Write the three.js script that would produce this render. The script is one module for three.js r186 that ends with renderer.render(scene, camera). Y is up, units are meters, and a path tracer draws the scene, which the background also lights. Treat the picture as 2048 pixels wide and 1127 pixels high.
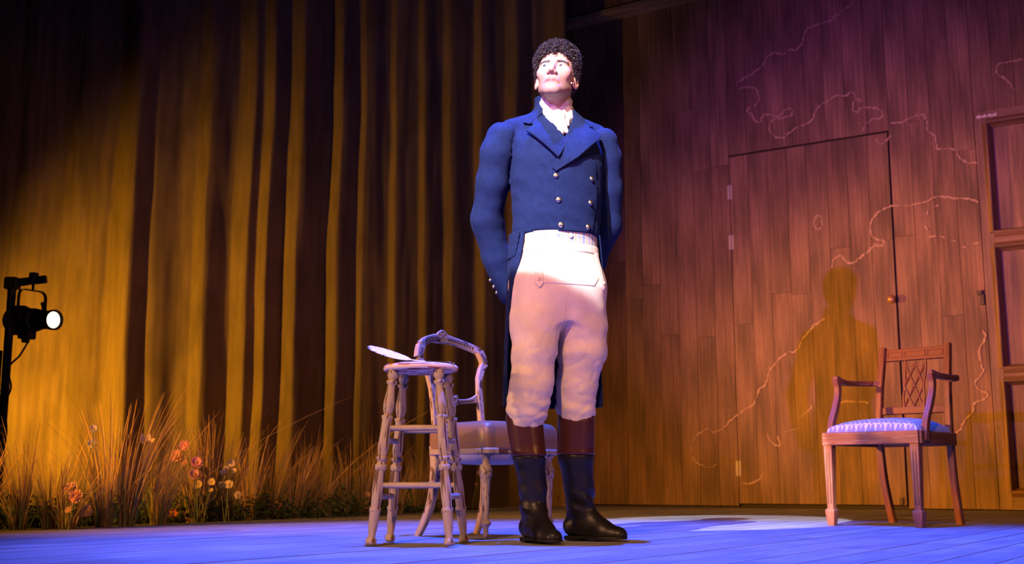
import * as THREE from 'three';
import { mergeGeometries } from 'three/addons/utils/BufferGeometryUtils.js';
import { ImprovedNoise } from 'three/addons/math/ImprovedNoise.js';
import { RoundedBoxGeometry } from 'three/addons/geometries/RoundedBoxGeometry.js';

// ---------- camera, background, exposure ----------
const scene = new THREE.Scene();
scene.background = new THREE.Color(0x000000);
const camera = new THREE.PerspectiveCamera(26.749, 2048 / 1127, 0.1, 60);
camera.position.set(0, 0.2, 0);
camera.rotation.set(THREE.MathUtils.degToRad(9.58), 0, 0);
camera.focus = 4.1;
camera.userData.fStop = 5;
scene.add(camera);
const renderer = new THREE.WebGLRenderer({ antialias: true });
renderer.toneMapping = THREE.LinearToneMapping;
renderer.toneMappingExposure = 1.0;
renderer.shadowMap.enabled = true;
renderer.shadowMap.type = THREE.PCFSoftShadowMap;

// ---------- stage lights: [position, target, colour, candela, half angle in degrees, penumbra, shadow radius, mounting] ----------
const STAGE_LIGHTS = {
  key: { at: [-2.6, 6.2, 3.0], to: [0.19, 1.43, -4.05], color: [0.93, 0.84, 1.0], cd: 1450, angle: 3.35, pen: 0.05, rad: 0.8, mount: 'bar', look: 'white front light for the actor' },
  violet: { at: [-4.4, 1.55, 5.65], to: [2.75, 2.3, -9.2], color: [0.7, 0.17, 0.95], cd: 330, angle: 8.8, pen: 0.85, rad: 1.5, mount: 'stand', look: 'violet front wash for the wooden wall' },
  blue: { at: [0.1, 6.5, -4.25], to: [0.45, 0, -4.25], color: [0.03, 0.1, 1.0], cd: 860, angle: 22.5, pen: 0.5, rad: 2, mount: 'bar', look: 'blue overhead light for the floor' },
  wall: { at: [-4.3, 1.5, -3.0], to: [3.0, 0.25, -8.7], color: [1, 0.35, 0.02], cd: 225, angle: 23, pen: 1, rad: 3, mount: 'stand', look: 'orange side light for the wooden wall' },
  curtain: { at: [-5.3, 0.2, -8.3], to: [-3.35, 1.25, -10.3], color: [1, 0.47, 0.02], cd: 60, angle: 36, pen: 1, rad: 3, mount: 'stand', look: 'amber side light for the curtain' },
  fill: { at: [-1.9, 5.4, 3.2], to: [0.15, 0.45, -4.4], color: [1, 0.47, 0.22], cd: 265, angle: 14, pen: 1, rad: 8, mount: 'bar', look: 'soft warm front fill' },
  rake: { at: [-4.9, 1.3, -8.3], to: [3.4, 1.1, -8.75], color: [1, 0.4, 0.03], cd: 200, angle: 13, pen: 0.9, rad: 2, mount: 'stand', look: 'orange light raking along the wooden wall' },
  low: { at: [-4.8, 1.2, -2.6], to: [0.0, 0.45, -4.15], color: [1, 0.5, 0.2], cd: 48, angle: 12, pen: 0.8, rad: 3, mount: 'stand', look: 'warm side light from the left for the furniture' },
  side: { at: [4.2, 1.9, 0.5], to: [0.3, 1.0, -4.2], color: [1, 0.38, 0.12], cd: 45, angle: 20, pen: 1, rad: 6, mount: 'stand', look: 'orange side light from the right' },
};
function addLight(def) {
  const l = new THREE.SpotLight(new THREE.Color().setRGB(...def.color), def.cd, 0, THREE.MathUtils.degToRad(def.angle), def.pen, 2);
  const a = new THREE.Vector3(...def.at), b = new THREE.Vector3(...def.to);
  l.position.copy(a).addScaledVector(b.clone().sub(a).normalize(), 0.04);
  l.target.position.copy(b);
  l.castShadow = true; l.shadow.radius = def.rad; l.shadow.mapSize.set(2048, 2048);
  l.shadow.camera.near = 0.3; l.shadow.camera.far = 30;
  scene.add(l); scene.add(l.target);
}
for (const k in STAGE_LIGHTS) addLight(STAGE_LIGHTS[k]);

// ---------- helpers ----------
let seed = 12345;
const rnd = () => { seed = (seed * 1664525 + 1013904223) >>> 0; return seed / 4294967296; };
const rr = (a, b) => a + (b - a) * rnd();
const V = (x, y, z) => new THREE.Vector3(x, y, z);
const D = THREE.MathUtils.degToRad;
const clamp = (x, a, b) => Math.max(a, Math.min(b, x));
const sst = (a, b, x) => { const t = clamp((x - a) / (b - a), 0, 1); return t * t * (3 - 2 * t); };
const lerp = (a, b, t) => a + (b - a) * t;
const imp = new ImprovedNoise();
const noise = (x, y, z) => imp.noise(x + 13.7, y + 31.3, z + 7.1);
const used = {};
function uniq(n) { const k = used[n] = (used[n] ?? -1) + 1; return k ? n + '_' + String(k).padStart(3, '0') : n; }
function shadows(o) { o.traverse(m => { if (m.isMesh) { m.castShadow = true; m.receiveShadow = true; } }); return o; }
function tag(o, label, category, group, kind) {
  o.userData.label = label; o.userData.category = category;
  if (group) o.userData.group = group;
  if (kind) o.userData.kind = kind;
  return o;
}
function thing(name, label, category, group, kind) {
  const g = new THREE.Group(); g.name = uniq(name); scene.add(g);
  return tag(g, label, category, group, kind);
}
function part(parent, name, geo, mat, label) {
  const m = new THREE.Mesh(geo, mat); m.name = name; m.castShadow = m.receiveShadow = true;
  if (label) m.userData.label = label;
  parent.add(m); return m;
}
const merge = list => mergeGeometries(list.map(g => {
  let q = g.index ? g.toNonIndexed() : g;
  for (const k of Object.keys(q.attributes)) if (!['position', 'normal', 'uv'].includes(k)) q.deleteAttribute(k);
  if (!q.attributes.uv) q.setAttribute('uv', new THREE.BufferAttribute(new Float32Array(q.attributes.position.count * 2), 2));
  return q;
}));
const ORD = ['leftmost', 'second', 'third', 'fourth', 'fifth', 'sixth', 'seventh', 'eighth', 'ninth', 'tenth', 'eleventh', 'twelfth', 'thirteenth', 'fourteenth', 'fifteenth', 'sixteenth', 'seventeenth', 'eighteenth', 'nineteenth', 'twentieth', 'twenty-first', 'twenty-second', 'twenty-third', 'twenty-fourth', 'twenty-fifth', 'twenty-sixth', 'twenty-seventh', 'twenty-eighth', 'twenty-ninth', 'thirtieth'];
const fromLeft = i => i ? ORD[i] + ' from the left' : 'leftmost one';

// grid of points -> indexed surface; f(i,j) returns [x,y,z,u,v]
function grid(nu, nv, f) {
  const pos = [], uv = [], idx = [];
  for (let j = 0; j <= nv; j++) for (let i = 0; i <= nu; i++) { const p = f(i / nu, j / nv); pos.push(p[0], p[1], p[2]); uv.push(p[3] ?? i / nu, p[4] ?? j / nv); }
  for (let j = 0; j < nv; j++) for (let i = 0; i < nu; i++) { const a = j * (nu + 1) + i, b = a + 1, c = a + nu + 1, d = c + 1; idx.push(a, b, d, a, d, c); }
  const g = new THREE.BufferGeometry();
  g.setAttribute('position', new THREE.Float32BufferAttribute(pos, 3)); g.setAttribute('uv', new THREE.Float32BufferAttribute(uv, 2));
  g.setIndex(idx); g.computeVertexNormals(); return g;
}
// sweep a closed 2-D profile along a path; prof(t) -> [[a,b],...]; "side" is the direction of a
function sweep(path, prof, side, smooth = false) {
  const n = path.length, secs = [];
  let len = 0; const L = [0];
  for (let i = 1; i < n; i++) { len += path[i].distanceTo(path[i - 1]); L.push(len); }
  for (let i = 0; i < n; i++) {
    const T = path[Math.min(i + 1, n - 1)].clone().sub(path[Math.max(i - 1, 0)]).normalize();
    const s = (typeof side === 'function' ? side(i / (n - 1)) : side).clone(); s.addScaledVector(T, -s.dot(T)).normalize();
    const b = T.clone().cross(s);
    secs.push(prof(i / (n - 1)).map(([x, y]) => path[i].clone().addScaledVector(s, x).addScaledVector(b, y)));
  }
  const m = secs[0].length, pos = [], uv = [], idx = [];
  if (smooth) {
    for (let i = 0; i < n; i++) for (let k = 0; k <= m; k++) { const p = secs[i][k % m]; pos.push(p.x, p.y, p.z); uv.push(k / m * 0.12, L[i]); }
    for (let i = 0; i < n - 1; i++) for (let k = 0; k < m; k++) { const a = i * (m + 1) + k, c = a + m + 1; idx.push(a, a + 1, c + 1, a, c + 1, c); }
  } else {
    for (let k = 0; k < m; k++) { // faceted per side
      const base = pos.length / 3;
      for (let i = 0; i < n; i++) for (const q of [k, (k + 1) % m]) { const p = secs[i][q]; pos.push(p.x, p.y, p.z); uv.push((k + (q === k ? 0 : 1)) * 0.03, L[i]); }
      for (let i = 0; i < n - 1; i++) { const a = base + i * 2; idx.push(a, a + 1, a + 3, a, a + 3, a + 2); }
    }
  }
  for (const [e, flip] of [[0, true], [n - 1, false]]) {
    const base = pos.length / 3;
    for (let k = 0; k < m; k++) { const p = secs[e][k]; pos.push(p.x, p.y, p.z); uv.push(k * 0.01, 0); }
    for (let k = 1; k < m - 1; k++) flip ? idx.push(base, base + k + 1, base + k) : idx.push(base, base + k, base + k + 1);
  }
  const g = new THREE.BufferGeometry();
  g.setAttribute('position', new THREE.Float32BufferAttribute(pos, 3)); g.setAttribute('uv', new THREE.Float32BufferAttribute(uv, 2));
  g.setIndex(idx); g.computeVertexNormals(); return g;
}
const rect = (w, h, c = 0) => c ? [[-w, -h + c], [-w + c, -h], [w - c, -h], [w, -h + c], [w, h - c], [w - c, h], [-w + c, h], [-w, h - c]] : [[-w, -h], [w, -h], [w, h], [-w, h]];
const circ = (r, n = 8) => Array.from({ length: n }, (_, i) => [r * Math.cos(i / n * 6.28318), r * Math.sin(i / n * 6.28318)]);
const curve = (pts, n) => new THREE.CatmullRomCurve3(pts.map(p => V(...p))).getPoints(n);
const tube = (pts, r, n = 20, m = 8) => sweep(curve(pts, n), t => circ(typeof r === 'function' ? r(t) : r, m), V(0.31, 0.2, 0.93), true);
const bar = (a, b, r, m = 8) => sweep([V(...a), V(...b)], () => circ(r, m), Math.abs(b[1] - a[1]) > Math.abs(b[0] - a[0]) ? V(1, 0, 0.01) : V(0, 1, 0.01), true);
const box = (x0, x1, y0, y1, z0, z1, r = 0.002) => { const g = new RoundedBoxGeometry(x1 - x0, y1 - y0, z1 - z0, 1, Math.min(r, (x1 - x0) / 3, (y1 - y0) / 3, Math.abs(z1 - z0) / 3)); g.translate((x0 + x1) / 2, (y0 + y1) / 2, (z0 + z1) / 2); return g; };
// box with uv in metres (u across x, v along y)
function board(w, h, t, uo, vo, bev = 0.0025) {
  const g = new RoundedBoxGeometry(w, h, t, 1, bev), p = g.attributes.position, u = g.attributes.uv;
  for (let i = 0; i < p.count; i++) u.setXY(i, uo + p.getX(i) + p.getZ(i), vo + p.getY(i));
  return g;
}
const lathe = (pts, n = 20) => new THREE.LatheGeometry(pts.map(([r, y]) => new THREE.Vector2(r, y)), n);

// naive surface nets
function meshSDF(f, lo, hi, cell, uvf) {
  const nx = Math.ceil((hi[0] - lo[0]) / cell) + 1, ny = Math.ceil((hi[1] - lo[1]) / cell) + 1, nz = Math.ceil((hi[2] - lo[2]) / cell) + 1;
  const v = new Float32Array(nx * ny * nz), sx = 1, sy = nx, sz = nx * ny;
  for (let k = 0, q = 0; k < nz; k++) for (let j = 0; j < ny; j++) for (let i = 0; i < nx; i++, q++) v[q] = f(lo[0] + i * cell, lo[1] + j * cell, lo[2] + k * cell);
  const id = new Int32Array(nx * ny * nz).fill(-1), pos = [];
  const C = [[0, 0, 0], [1, 0, 0], [0, 1, 0], [1, 1, 0], [0, 0, 1], [1, 0, 1], [0, 1, 1], [1, 1, 1]], Ed = [[0, 1], [2, 3], [4, 5], [6, 7], [0, 2], [1, 3], [4, 6], [5, 7], [0, 4], [1, 5], [2, 6], [3, 7]];
  for (let k = 0; k < nz - 1; k++) for (let j = 0; j < ny - 1; j++) for (let i = 0; i < nx - 1; i++) {
    const q = i + j * sy + k * sz, c = C.map(([a, b, d]) => v[q + a * sx + b * sy + d * sz]);
    let neg = 0; for (const x of c) if (x < 0) neg++;
    if (neg === 0 || neg === 8) continue;
    let x = 0, y = 0, z = 0, n = 0;
    for (const [a, b] of Ed) if ((c[a] < 0) !== (c[b] < 0)) { const t = c[a] / (c[a] - c[b]); x += lerp(C[a][0], C[b][0], t); y += lerp(C[a][1], C[b][1], t); z += lerp(C[a][2], C[b][2], t); n++; }
    id[q] = pos.length / 3; pos.push(lo[0] + (i + x / n) * cell, lo[1] + (j + y / n) * cell, lo[2] + (k + z / n) * cell);
  }
  const idx = [];
  for (let k = 1; k < nz - 1; k++) for (let j = 1; j < ny - 1; j++) for (let i = 1; i < nx - 1; i++) {
    const q = i + j * sy + k * sz, s = v[q] < 0;
    const quad = (a, b, c, d) => { if (a < 0 || b < 0 || c < 0 || d < 0) return; s ? idx.push(a, b, c, a, c, d) : idx.push(a, c, b, a, d, c); };
    if (s !== v[q + sx] < 0) quad(id[q - sy - sz], id[q - sz], id[q], id[q - sy]);
    if (s !== v[q + sy] < 0) quad(id[q - sx - sz], id[q - sx], id[q], id[q - sz]);
    if (s !== v[q + sz] < 0) quad(id[q - sx - sy], id[q - sy], id[q], id[q - sx]);
  }
  const g = new THREE.BufferGeometry();
  g.setAttribute('position', new THREE.Float32BufferAttribute(pos, 3));
  const uv = []; for (let i = 0; i < pos.length; i += 3) uv.push(...(uvf ? uvf(pos[i], pos[i + 1], pos[i + 2]) : [Math.atan2(pos[i], pos[i + 2]) * 0.15, pos[i + 1]]));
  g.setAttribute('uv', new THREE.Float32BufferAttribute(uv, 2));
  g.setIndex(idx); g.computeVertexNormals(); return g;
}
// distance primitives
const smin = (a, b, k) => { const h = Math.max(k - Math.abs(a - b), 0) / k; return Math.min(a, b) - h * h * k * 0.25; };
const smax = (a, b, k) => -smin(-a, -b, k);
function cone(x, y, z, A, B, ra, rb) { // tapered capsule
  const bx = B[0] - A[0], by = B[1] - A[1], bz = B[2] - A[2], px = x - A[0], py = y - A[1], pz = z - A[2];
  const t = clamp((px * bx + py * by + pz * bz) / (bx * bx + by * by + bz * bz), 0, 1);
  return Math.hypot(px - bx * t, py - by * t, pz - bz * t) - lerp(ra, rb, t);
}
const chain = (x, y, z, pts, k = 0.01) => { let d = 9; for (let i = 0; i < pts.length - 1; i++) d = smin(d, cone(x, y, z, pts[i], pts[i + 1], pts[i][3], pts[i + 1][3]), k); return d; };
const sph = (x, y, z, c, r) => Math.hypot(x - c[0], y - c[1], z - c[2]) - r;
function ell(x, y, z, c, r) { const a = (x - c[0]) / r[0], b = (y - c[1]) / r[1], d = (z - c[2]) / r[2], k = Math.hypot(a, b, d), k2 = Math.hypot(a / r[0], b / r[1], d / r[2]); return k2 < 1e-6 ? -Math.min(...r) : k * (k - 1) / k2; }
function table(T) { // rows [y, ...]; linear between rows
  return y => { if (y <= T[0][0]) return T[0]; for (let i = 1; i < T.length; i++) if (y <= T[i][0]) { const a = T[i - 1], b = T[i], t = (y - a[0]) / (b[0] - a[0]); return a.map((q, k) => lerp(q, b[k], t)); } return T[T.length - 1]; };
}
function smoothTable(T, step = 0.01) { // Catmull-Rom through the rows
  const lin = table(T), rows = [], y0 = T[0][0], y1 = T[T.length - 1][0];
  for (let y = y0; y <= y1 + 1e-6; y += step) { const r = []; for (let k = -2; k <= 2; k++) r.push(lin(clamp(y + k * step * 1.2, y0, y1))); rows.push(r[0].map((_, c) => c ? (r[0][c] + 2 * r[1][c] + 3 * r[2][c] + 2 * r[3][c] + r[4][c]) / 9 : y)); }
  const n = rows.length; return y => { const f = clamp((y - y0) / step, 0, n - 1.001), i = Math.floor(f), t = f - i; return rows[i].map((q, k) => lerp(q, rows[i + 1][k], t)); };
}
function poly2(px, py, P) { // signed distance to polygon
  let d = 1e9, s = 1;
  for (let i = 0, j = P.length - 1; i < P.length; j = i++) {
    const ex = P[j][0] - P[i][0], ey = P[j][1] - P[i][1], wx = px - P[i][0], wy = py - P[i][1], t = clamp((wx * ex + wy * ey) / (ex * ex + ey * ey), 0, 1);
    d = Math.min(d, Math.hypot(wx - ex * t, wy - ey * t));
    const c1 = py >= P[i][1], c2 = py < P[j][1], c3 = ex * wy > ey * wx; if ((c1 && c2 && c3) || (!c1 && !c2 && !c3)) s = -s;
  }
  return s * d;
}

// ---------- textures ----------
function h2(x, y, s) { let n = (x * 374761393 + y * 668265263 + s * 1274126177) | 0; n = Math.imul(n ^ (n >>> 13), 1274126177); return ((n ^ (n >>> 16)) >>> 0) / 4294967296; }
function vn(u, v, px, py, s) { // periodic value noise with px by py cells
  const x = u * px, y = v * py, i = Math.floor(x), j = Math.floor(y), f = x - i, g = y - j, a = f * f * (3 - 2 * f), b = g * g * (3 - 2 * g), m = (q, n) => ((q % n) + n) % n;
  return lerp(lerp(h2(m(i, px), m(j, py), s), h2(m(i + 1, px), m(j, py), s), a), lerp(h2(m(i, px), m(j + 1, py), s), h2(m(i + 1, px), m(j + 1, py), s), a), b);
}
const fbm = (u, v, px, py, s, o = 4) => { let r = 0, a = 0.5, t = 0; for (let k = 0; k < o; k++) { r += a * vn(u, v, px << k, py << k, s + k); t += a; a *= 0.5; } return r / t; };
function tex(w, h, f, srgb = true) {
  const d = new Uint8Array(w * h * 4);
  for (let y = 0; y < h; y++) for (let x = 0; x < w; x++) { const c = f(x / w, y / h), q = (y * w + x) * 4; for (let k = 0; k < 3; k++) d[q + k] = clamp(Math.round((typeof c === 'number' ? c : c[k]) * 255), 0, 255); d[q + 3] = 255; }
  const t = new THREE.DataTexture(d, w, h); t.wrapS = t.wrapT = THREE.RepeatWrapping; t.magFilter = THREE.LinearFilter; t.minFilter = THREE.LinearMipmapLinearFilter; t.generateMipmaps = true;
  if (srgb) t.colorSpace = THREE.SRGBColorSpace; t.needsUpdate = true; return t;
}
const rep = (t, x, y) => { const c = t.clone(); c.repeat.set(x, y); c.needsUpdate = true; return c; };
const grainTex = tex(512, 1024, (u, v) => { // one metre; grain along v
  const g = fbm(u, v, 60, 3, 5, 4), b = fbm(u, v, 7, 2, 11, 4), p = fbm(u, v, 160, 24, 23, 2);
  const q = 0.66 + 0.13 * (g - 0.5) * 2 + 0.2 * (b - 0.5) * 2 + 0.06 * (p - 0.5);
  return [q, q * 0.985, q * 0.97];
});
const grainBump = tex(512, 512, (u, v) => 0.5 + 0.5 * (fbm(u, v, 90, 4, 6, 4) - 0.5) + 0.3 * (fbm(u, v, 200, 20, 8, 2) - 0.5), false);
const scuffTex = tex(1024, 1024, (u, v) => { // worn painted deck; grain along v
  const g = fbm(u, v, 48, 3, 31, 4), b = fbm(u, v, 5, 4, 33, 5), s = vn(u, v, 120, 5, 36), s2 = vn(u, v, 60, 2, 37), dark = sst(0.9, 0.97, s) * sst(0.5, 0.7, b) * 0.22 + sst(0.93, 0.98, s2) * 0.2;
  const spot = sst(0.955, 0.97, vn(u, v, 90, 60, 44)) * 0.4;
  const q = 0.74 + 0.16 * (g - 0.5) + 0.3 * (b - 0.5) - dark - spot; return [q, q, q];
});
const chipTex = tex(512, 1024, (u, v) => { // chalky white paint rubbed through to brown wood; half a metre of v
  const a = fbm(u, v, 10, 14, 51, 5), st = fbm(u, v, 70, 4, 57, 3), k = fbm(u, v, 5, 6, 59, 3);
  const worn = sst(0.565, 0.62, a * 0.62 + k * 0.42 + (st - 0.5) * 0.2), crack = sst(0.7, 0.78, st) * 0.35;
  const w = Math.max(worn, crack), sh = 0.9 + 0.2 * (a - 0.5) + 0.14 * (st - 0.5);
  return [lerp(0.82 * sh, 0.36 * sh, w), lerp(0.76 * sh, 0.24 * sh, w), lerp(0.68 * sh, 0.15 * sh, w)];
});
const weaveBump = tex(256, 256, (u, v) => 0.5 + 0.2 * Math.sin(u * 6.28318 * 32) * Math.sin(v * 6.28318 * 32) + 0.5 * (fbm(u, v, 40, 40, 71, 3) - 0.5), false);
const woolTex = tex(512, 512, (u, v) => { const q = 0.8 + 0.32 * (fbm(u, v, 90, 90, 81, 3) - 0.5) + 0.14 * (fbm(u, v, 9, 9, 84, 3) - 0.5); return [q, q, q]; });
const clothTex = tex(512, 512, (u, v) => { const q = 0.86 + 0.07 * (fbm(u, v, 110, 80, 91, 3) - 0.5) + 0.12 * (fbm(u, v, 6, 4, 95, 4) - 0.5); return [q, q * 0.985, q * 0.96]; });
const plaidTex = tex(512, 128, (u, v) => {
  let r = 0.74, g = 0.71, b = 0.66; const f = (u * 9) % 1, y = (v * 2) % 1;
  const st = (c, w, k, R, G, B) => { if (Math.abs(f - c) < w) { r = lerp(r, R, k); g = lerp(g, G, k); b = lerp(b, B, k); } };
  st(0.2, 0.12, 0.6, 0.3, 0.42, 0.62); st(0.5, 0.05, 0.6, 0.66, 0.46, 0.26); st(0.75, 0.1, 0.5, 0.4, 0.48, 0.62); st(0.93, 0.025, 0.7, 0.6, 0.36, 0.2);
  if (Math.abs(y - 0.5) < 0.09 || Math.abs(y - 0.1) < 0.04) { r *= 0.84; g *= 0.88; b *= 0.95; } return [r, g, b];
});
const damaskTex = tex(1024, 1024, (u, v) => { // woven zigzag leaves on cream
  const fu = (u * 5) % 1, fv = (v * 7) % 1, zig = Math.abs(((u * 10) % 1) - 0.5) * 2;
  const band = Math.abs(((v * 7 + zig * 0.45) % 1) - 0.5), leaf = Math.sin(fu * 6.283 * 2 + Math.sin(fv * 6.283) * 2) * Math.cos(fv * 6.283 + fu * 6.283);
  const n = fbm(u, v, 120, 120, 101, 2), k = sst(0.28, 0.4, band + 0.14 * leaf + 0.12 * (n - 0.5));
  return [lerp(0.55, 0.86, k) + 0.08 * (n - 0.5), lerp(0.54, 0.83, k) + 0.08 * (n - 0.5), lerp(0.58, 0.76, k) + 0.08 * (n - 0.5)];
});
const curtainTex = tex(512, 512, (u, v) => { const q = 0.78 + 0.2 * (fbm(u, v, 60, 6, 111, 4) - 0.5) + 0.22 * (fbm(u, v, 8, 5, 115, 4) - 0.5); return [q, q * 0.99, q * 0.97]; });
const leatherBump = tex(256, 256, (u, v) => fbm(u, v, 40, 40, 121, 3), false);

const std = o => { const { rgb, ...q } = o; return new THREE.MeshPhysicalMaterial({ color: new THREE.Color().setRGB(...rgb), roughness: 0.7, ...q }); };
// ---------- setting ----------
const STAGE = D(-33);   // the set stands turned to the camera; stage x runs along the wooden wall, -z towards it
const WALLZ = -9.17;
const deckMats = [[0.38, 0.4, 0.44], [0.35, 0.37, 0.41], [0.4, 0.42, 0.46], [0.34, 0.35, 0.39], [0.37, 0.39, 0.42]].map((rgb, i) => { const m = std({ rgb, roughness: 0.62, map: scuffTex.clone(), bumpMap: grainBump, bumpScale: 0.0006 }); m.map.offset.set(i * 0.37, i * 0.21); m.map.needsUpdate = true; return m; });
function plank(w, l, t, uo, vo) { const g = new THREE.BoxGeometry(w, l, t), p = g.attributes.position, u = g.attributes.uv; for (let i = 0; i < p.count; i++) u.setXY(i, uo + p.getX(i) + p.getZ(i), vo + p.getY(i)); return g; }
const floor = thing('floor', 'painted wooden plank stage floor lit blue', 'floor', null, 'structure'); floor.rotation.y = STAGE;
part(floor, 'subfloor', (() => { const g = new THREE.BoxGeometry(7.6, 0.5, 8.05); g.translate(-0.85, -0.29, -5.2); return g; })(), std({ rgb: [0.03, 0.025, 0.02] }));
for (let w = -5.33, k = 0; w < 2.3; w += 0.14, k++) {
  const start = w < -5.2 ? 8.2 : w < -5.06 ? 7.7 : w < -4.92 ? 6.9 : w < -4.78 ? 6.2 : w < -4.64 ? 5.4 : 1.2;
  let s = start; const end = 9.16;
  while (s < end - 0.05) {
    let l = rr(1.7, 3.1); if (end - s - l < 0.7) l = end - s;
    const g = plank(0.1345 + rr(-0.0015, 0.0015), l - 0.004, 0.03, rnd() * 5, rnd() * 5); g.rotateX(-Math.PI / 2);
    const m = part(floor, 'board', g, deckMats[Math.floor(rnd() * 5)]); m.position.set(w, -0.015 - rr(0, 0.0012), -(s + l / 2)); s += l;
  }
}
const ground = thing('ground', 'dark soil strip behind the stage edge', 'ground', null, 'structure'); ground.rotation.y = STAGE;
part(ground, 'soil', grid(60, 60, (a, b) => { const x = lerp(-12, -4.5, a), z = lerp(-1, -13, b), low = x > -4.66 ? -0.06 : 0; return [x, -0.035 + low + 0.02 * noise(x * 3, 0, z * 3), -0.0 + z]; }), std({ rgb: [0.035, 0.025, 0.014], roughness: 1 }));
const apron = tag(new THREE.Mesh(new THREE.BoxGeometry(26, 0.2, 30), std({ rgb: [0.02, 0.02, 0.02], roughness: 0.95 })), 'dark auditorium floor below the stage', 'floor', null, 'structure');
apron.name = 'floor_auditorium'; apron.position.set(0, -0.95, -2); scene.add(shadows(apron));

// the dark hall around the stage
const black = std({ rgb: [0.018, 0.017, 0.018], roughness: 0.95 });
for (const [n, w, h, d, x, y, z, lab] of [['wall_left', 0.3, 9.2, 30, -13, 3.5, -2, 'black side wall of the hall, left of the stage'], ['wall_right', 0.3, 9.2, 30, 13, 3.5, -2, 'black side wall of the hall, right of the stage'], ['wall_rear', 26, 9.2, 0.3, 0, 3.5, -17, 'black rear wall of the hall behind the curtain'], ['wall_front', 26, 9.2, 0.3, 0, 3.5, 13, 'black wall of the hall facing the stage'], ['ceiling', 26, 0.3, 30, 0, 8.2, -2, 'black ceiling of the hall']]) {
  const m = tag(new THREE.Mesh(new THREE.BoxGeometry(w, h, d), black), lab, n === 'ceiling' ? 'ceiling' : 'wall', null, 'structure'); m.name = n; m.position.set(x, y, z); scene.add(m);
}
// wooden wall of vertical boards
const woodTints = [[0.47, 0.27, 0.165], [0.43, 0.245, 0.145], [0.5, 0.29, 0.175], [0.41, 0.23, 0.14], [0.48, 0.28, 0.16], [0.445, 0.25, 0.155], [0.52, 0.305, 0.18]];
const wallMats = woodTints.map((rgb, i) => { const m = std({ rgb, roughness: 0.66, map: grainTex.clone(), bumpMap: grainBump, bumpScale: 0.0008 }); m.map.offset.set(i * 0.31, i * 0.17); m.map.needsUpdate = true; return m; });
const pickWood = () => wallMats[Math.floor(rnd() * 7)];
const wall = thing('wall_back', 'tall wall of vertical brown wooden boards', 'wall', null, 'structure'); wall.rotation.y = STAGE;
part(wall, 'backing', (() => { const g = new THREE.BoxGeometry(8.2, 6, 0.1); g.translate(-1.5, 3, WALLZ - 0.085); return g; })(), std({ rgb: [0.02, 0.012, 0.008] }));
function boardColumn(parent, x0, x1, y0, y1, z, t = 0.03) {
  let y = y0;
  while (y < y1 - 0.02) {
    let l = rr(1.3, 3.4); if (y1 - y - l < 0.8) l = y1 - y;
    const g = plank(x1 - x0 - 0.003, l - 0.002, t, rnd() * 5, rnd() * 5);
    const m = part(parent, 'board', g, pickWood()); m.position.set((x0 + x1) / 2, y + l / 2, z + t / 2 - rr(0, 0.0025)); y += l;
  }
}
function boards(parent, a, b, y0, y1, z, w = 0.16) { const n = Math.max(1, Math.round((b - a) / w)); for (let i = 0; i < n; i++) boardColumn(parent, lerp(a, b, i / n), lerp(a, b, (i + 1) / n), y0, y1, z); }
const DOOR = [-3.764, -2.424, 2.926], DOOR2 = [-1.765, -0.565, 2.942];
const WZ = WALLZ - 0.03;
boards(wall, -5.6, DOOR[0], 0.012, 4.5, WZ);
boards(wall, DOOR[0], DOOR[1] + 0.006, DOOR[2] + 0.004, 4.5, WZ);
boards(wall, DOOR[1] + 0.006, DOOR2[0] - 0.016, 0.006, 4.5, WZ);
boards(wall, DOOR2[0] - 0.016, DOOR2[1], DOOR2[2] + 0.008, 4.5, WZ);
boards(wall, DOOR2[1], 2.4, 0.006, 4.5, WZ);
// upper storey standing forward over a tan trim rail
const trim = thing('trim_1', 'tan wooden rail under the overhanging upper boards', 'trim', null, 'structure'); trim.rotation.y = STAGE;
part(trim, 'rail', box(-5.6, 2.4, 4.378, 4.43, WALLZ + 0.0, WALLZ + 0.16, 0.004), std({ rgb: [0.7, 0.52, 0.38], roughness: 0.6, map: grainTex }));
boards(trim, -5.6, 0.6, 4.432, 5.5, WALLZ + 0.1);

// plank door in the wall
const door1 = thing('door_1', 'plank door with steel hinges set flush in the wooden wall', 'door', null, 'structure'); door1.rotation.y = STAGE;
boards(door1, DOOR[0] + 0.004, DOOR[1] - 0.006, 0.03, DOOR[2] - 0.012, WALLZ - 0.026, 0.165);
const steel = std({ rgb: [0.4, 0.36, 0.33], metalness: 0.5, roughness: 0.6 }), iron = std({ rgb: [0.05, 0.035, 0.025], roughness: 0.5, metalness: 0.4 });
for (const y of [2.61, 2.18, 0.31]) part(door1, 'hinge', merge([bar([DOOR[0] + 0.002, y - 0.065, WALLZ + 0.006], [DOOR[0] + 0.002, y + 0.065, WALLZ + 0.006], 0.007), box(DOOR[0] - 0.02, DOOR[0] + 0.024, y - 0.06, y + 0.06, WALLZ + 0.002, WALLZ + 0.0045, 0.0006)]), steel);
{ const g = lathe([[0, 0.062], [0.018, 0.06], [0.03, 0.048], [0.032, 0.036], [0.022, 0.022], [0.011, 0.018], [0.011, 0.006], [0.024, 0.005], [0.025, 0]], 20); g.rotateX(Math.PI / 2); const k = part(door1, 'door_knob', g, std({ rgb: [0.45, 0.24, 0.1], roughness: 0.35, metalness: 0.5 })); k.position.set(DOOR[1] - 0.03, 1.585, WALLZ + 0.004); }
part(door1, 'floor_bolt', box(DOOR[1] - 0.06, DOOR[1] - 0.03, 0.035, 0.085, WALLZ + 0.004, WALLZ + 0.018, 0.003), iron);

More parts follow.
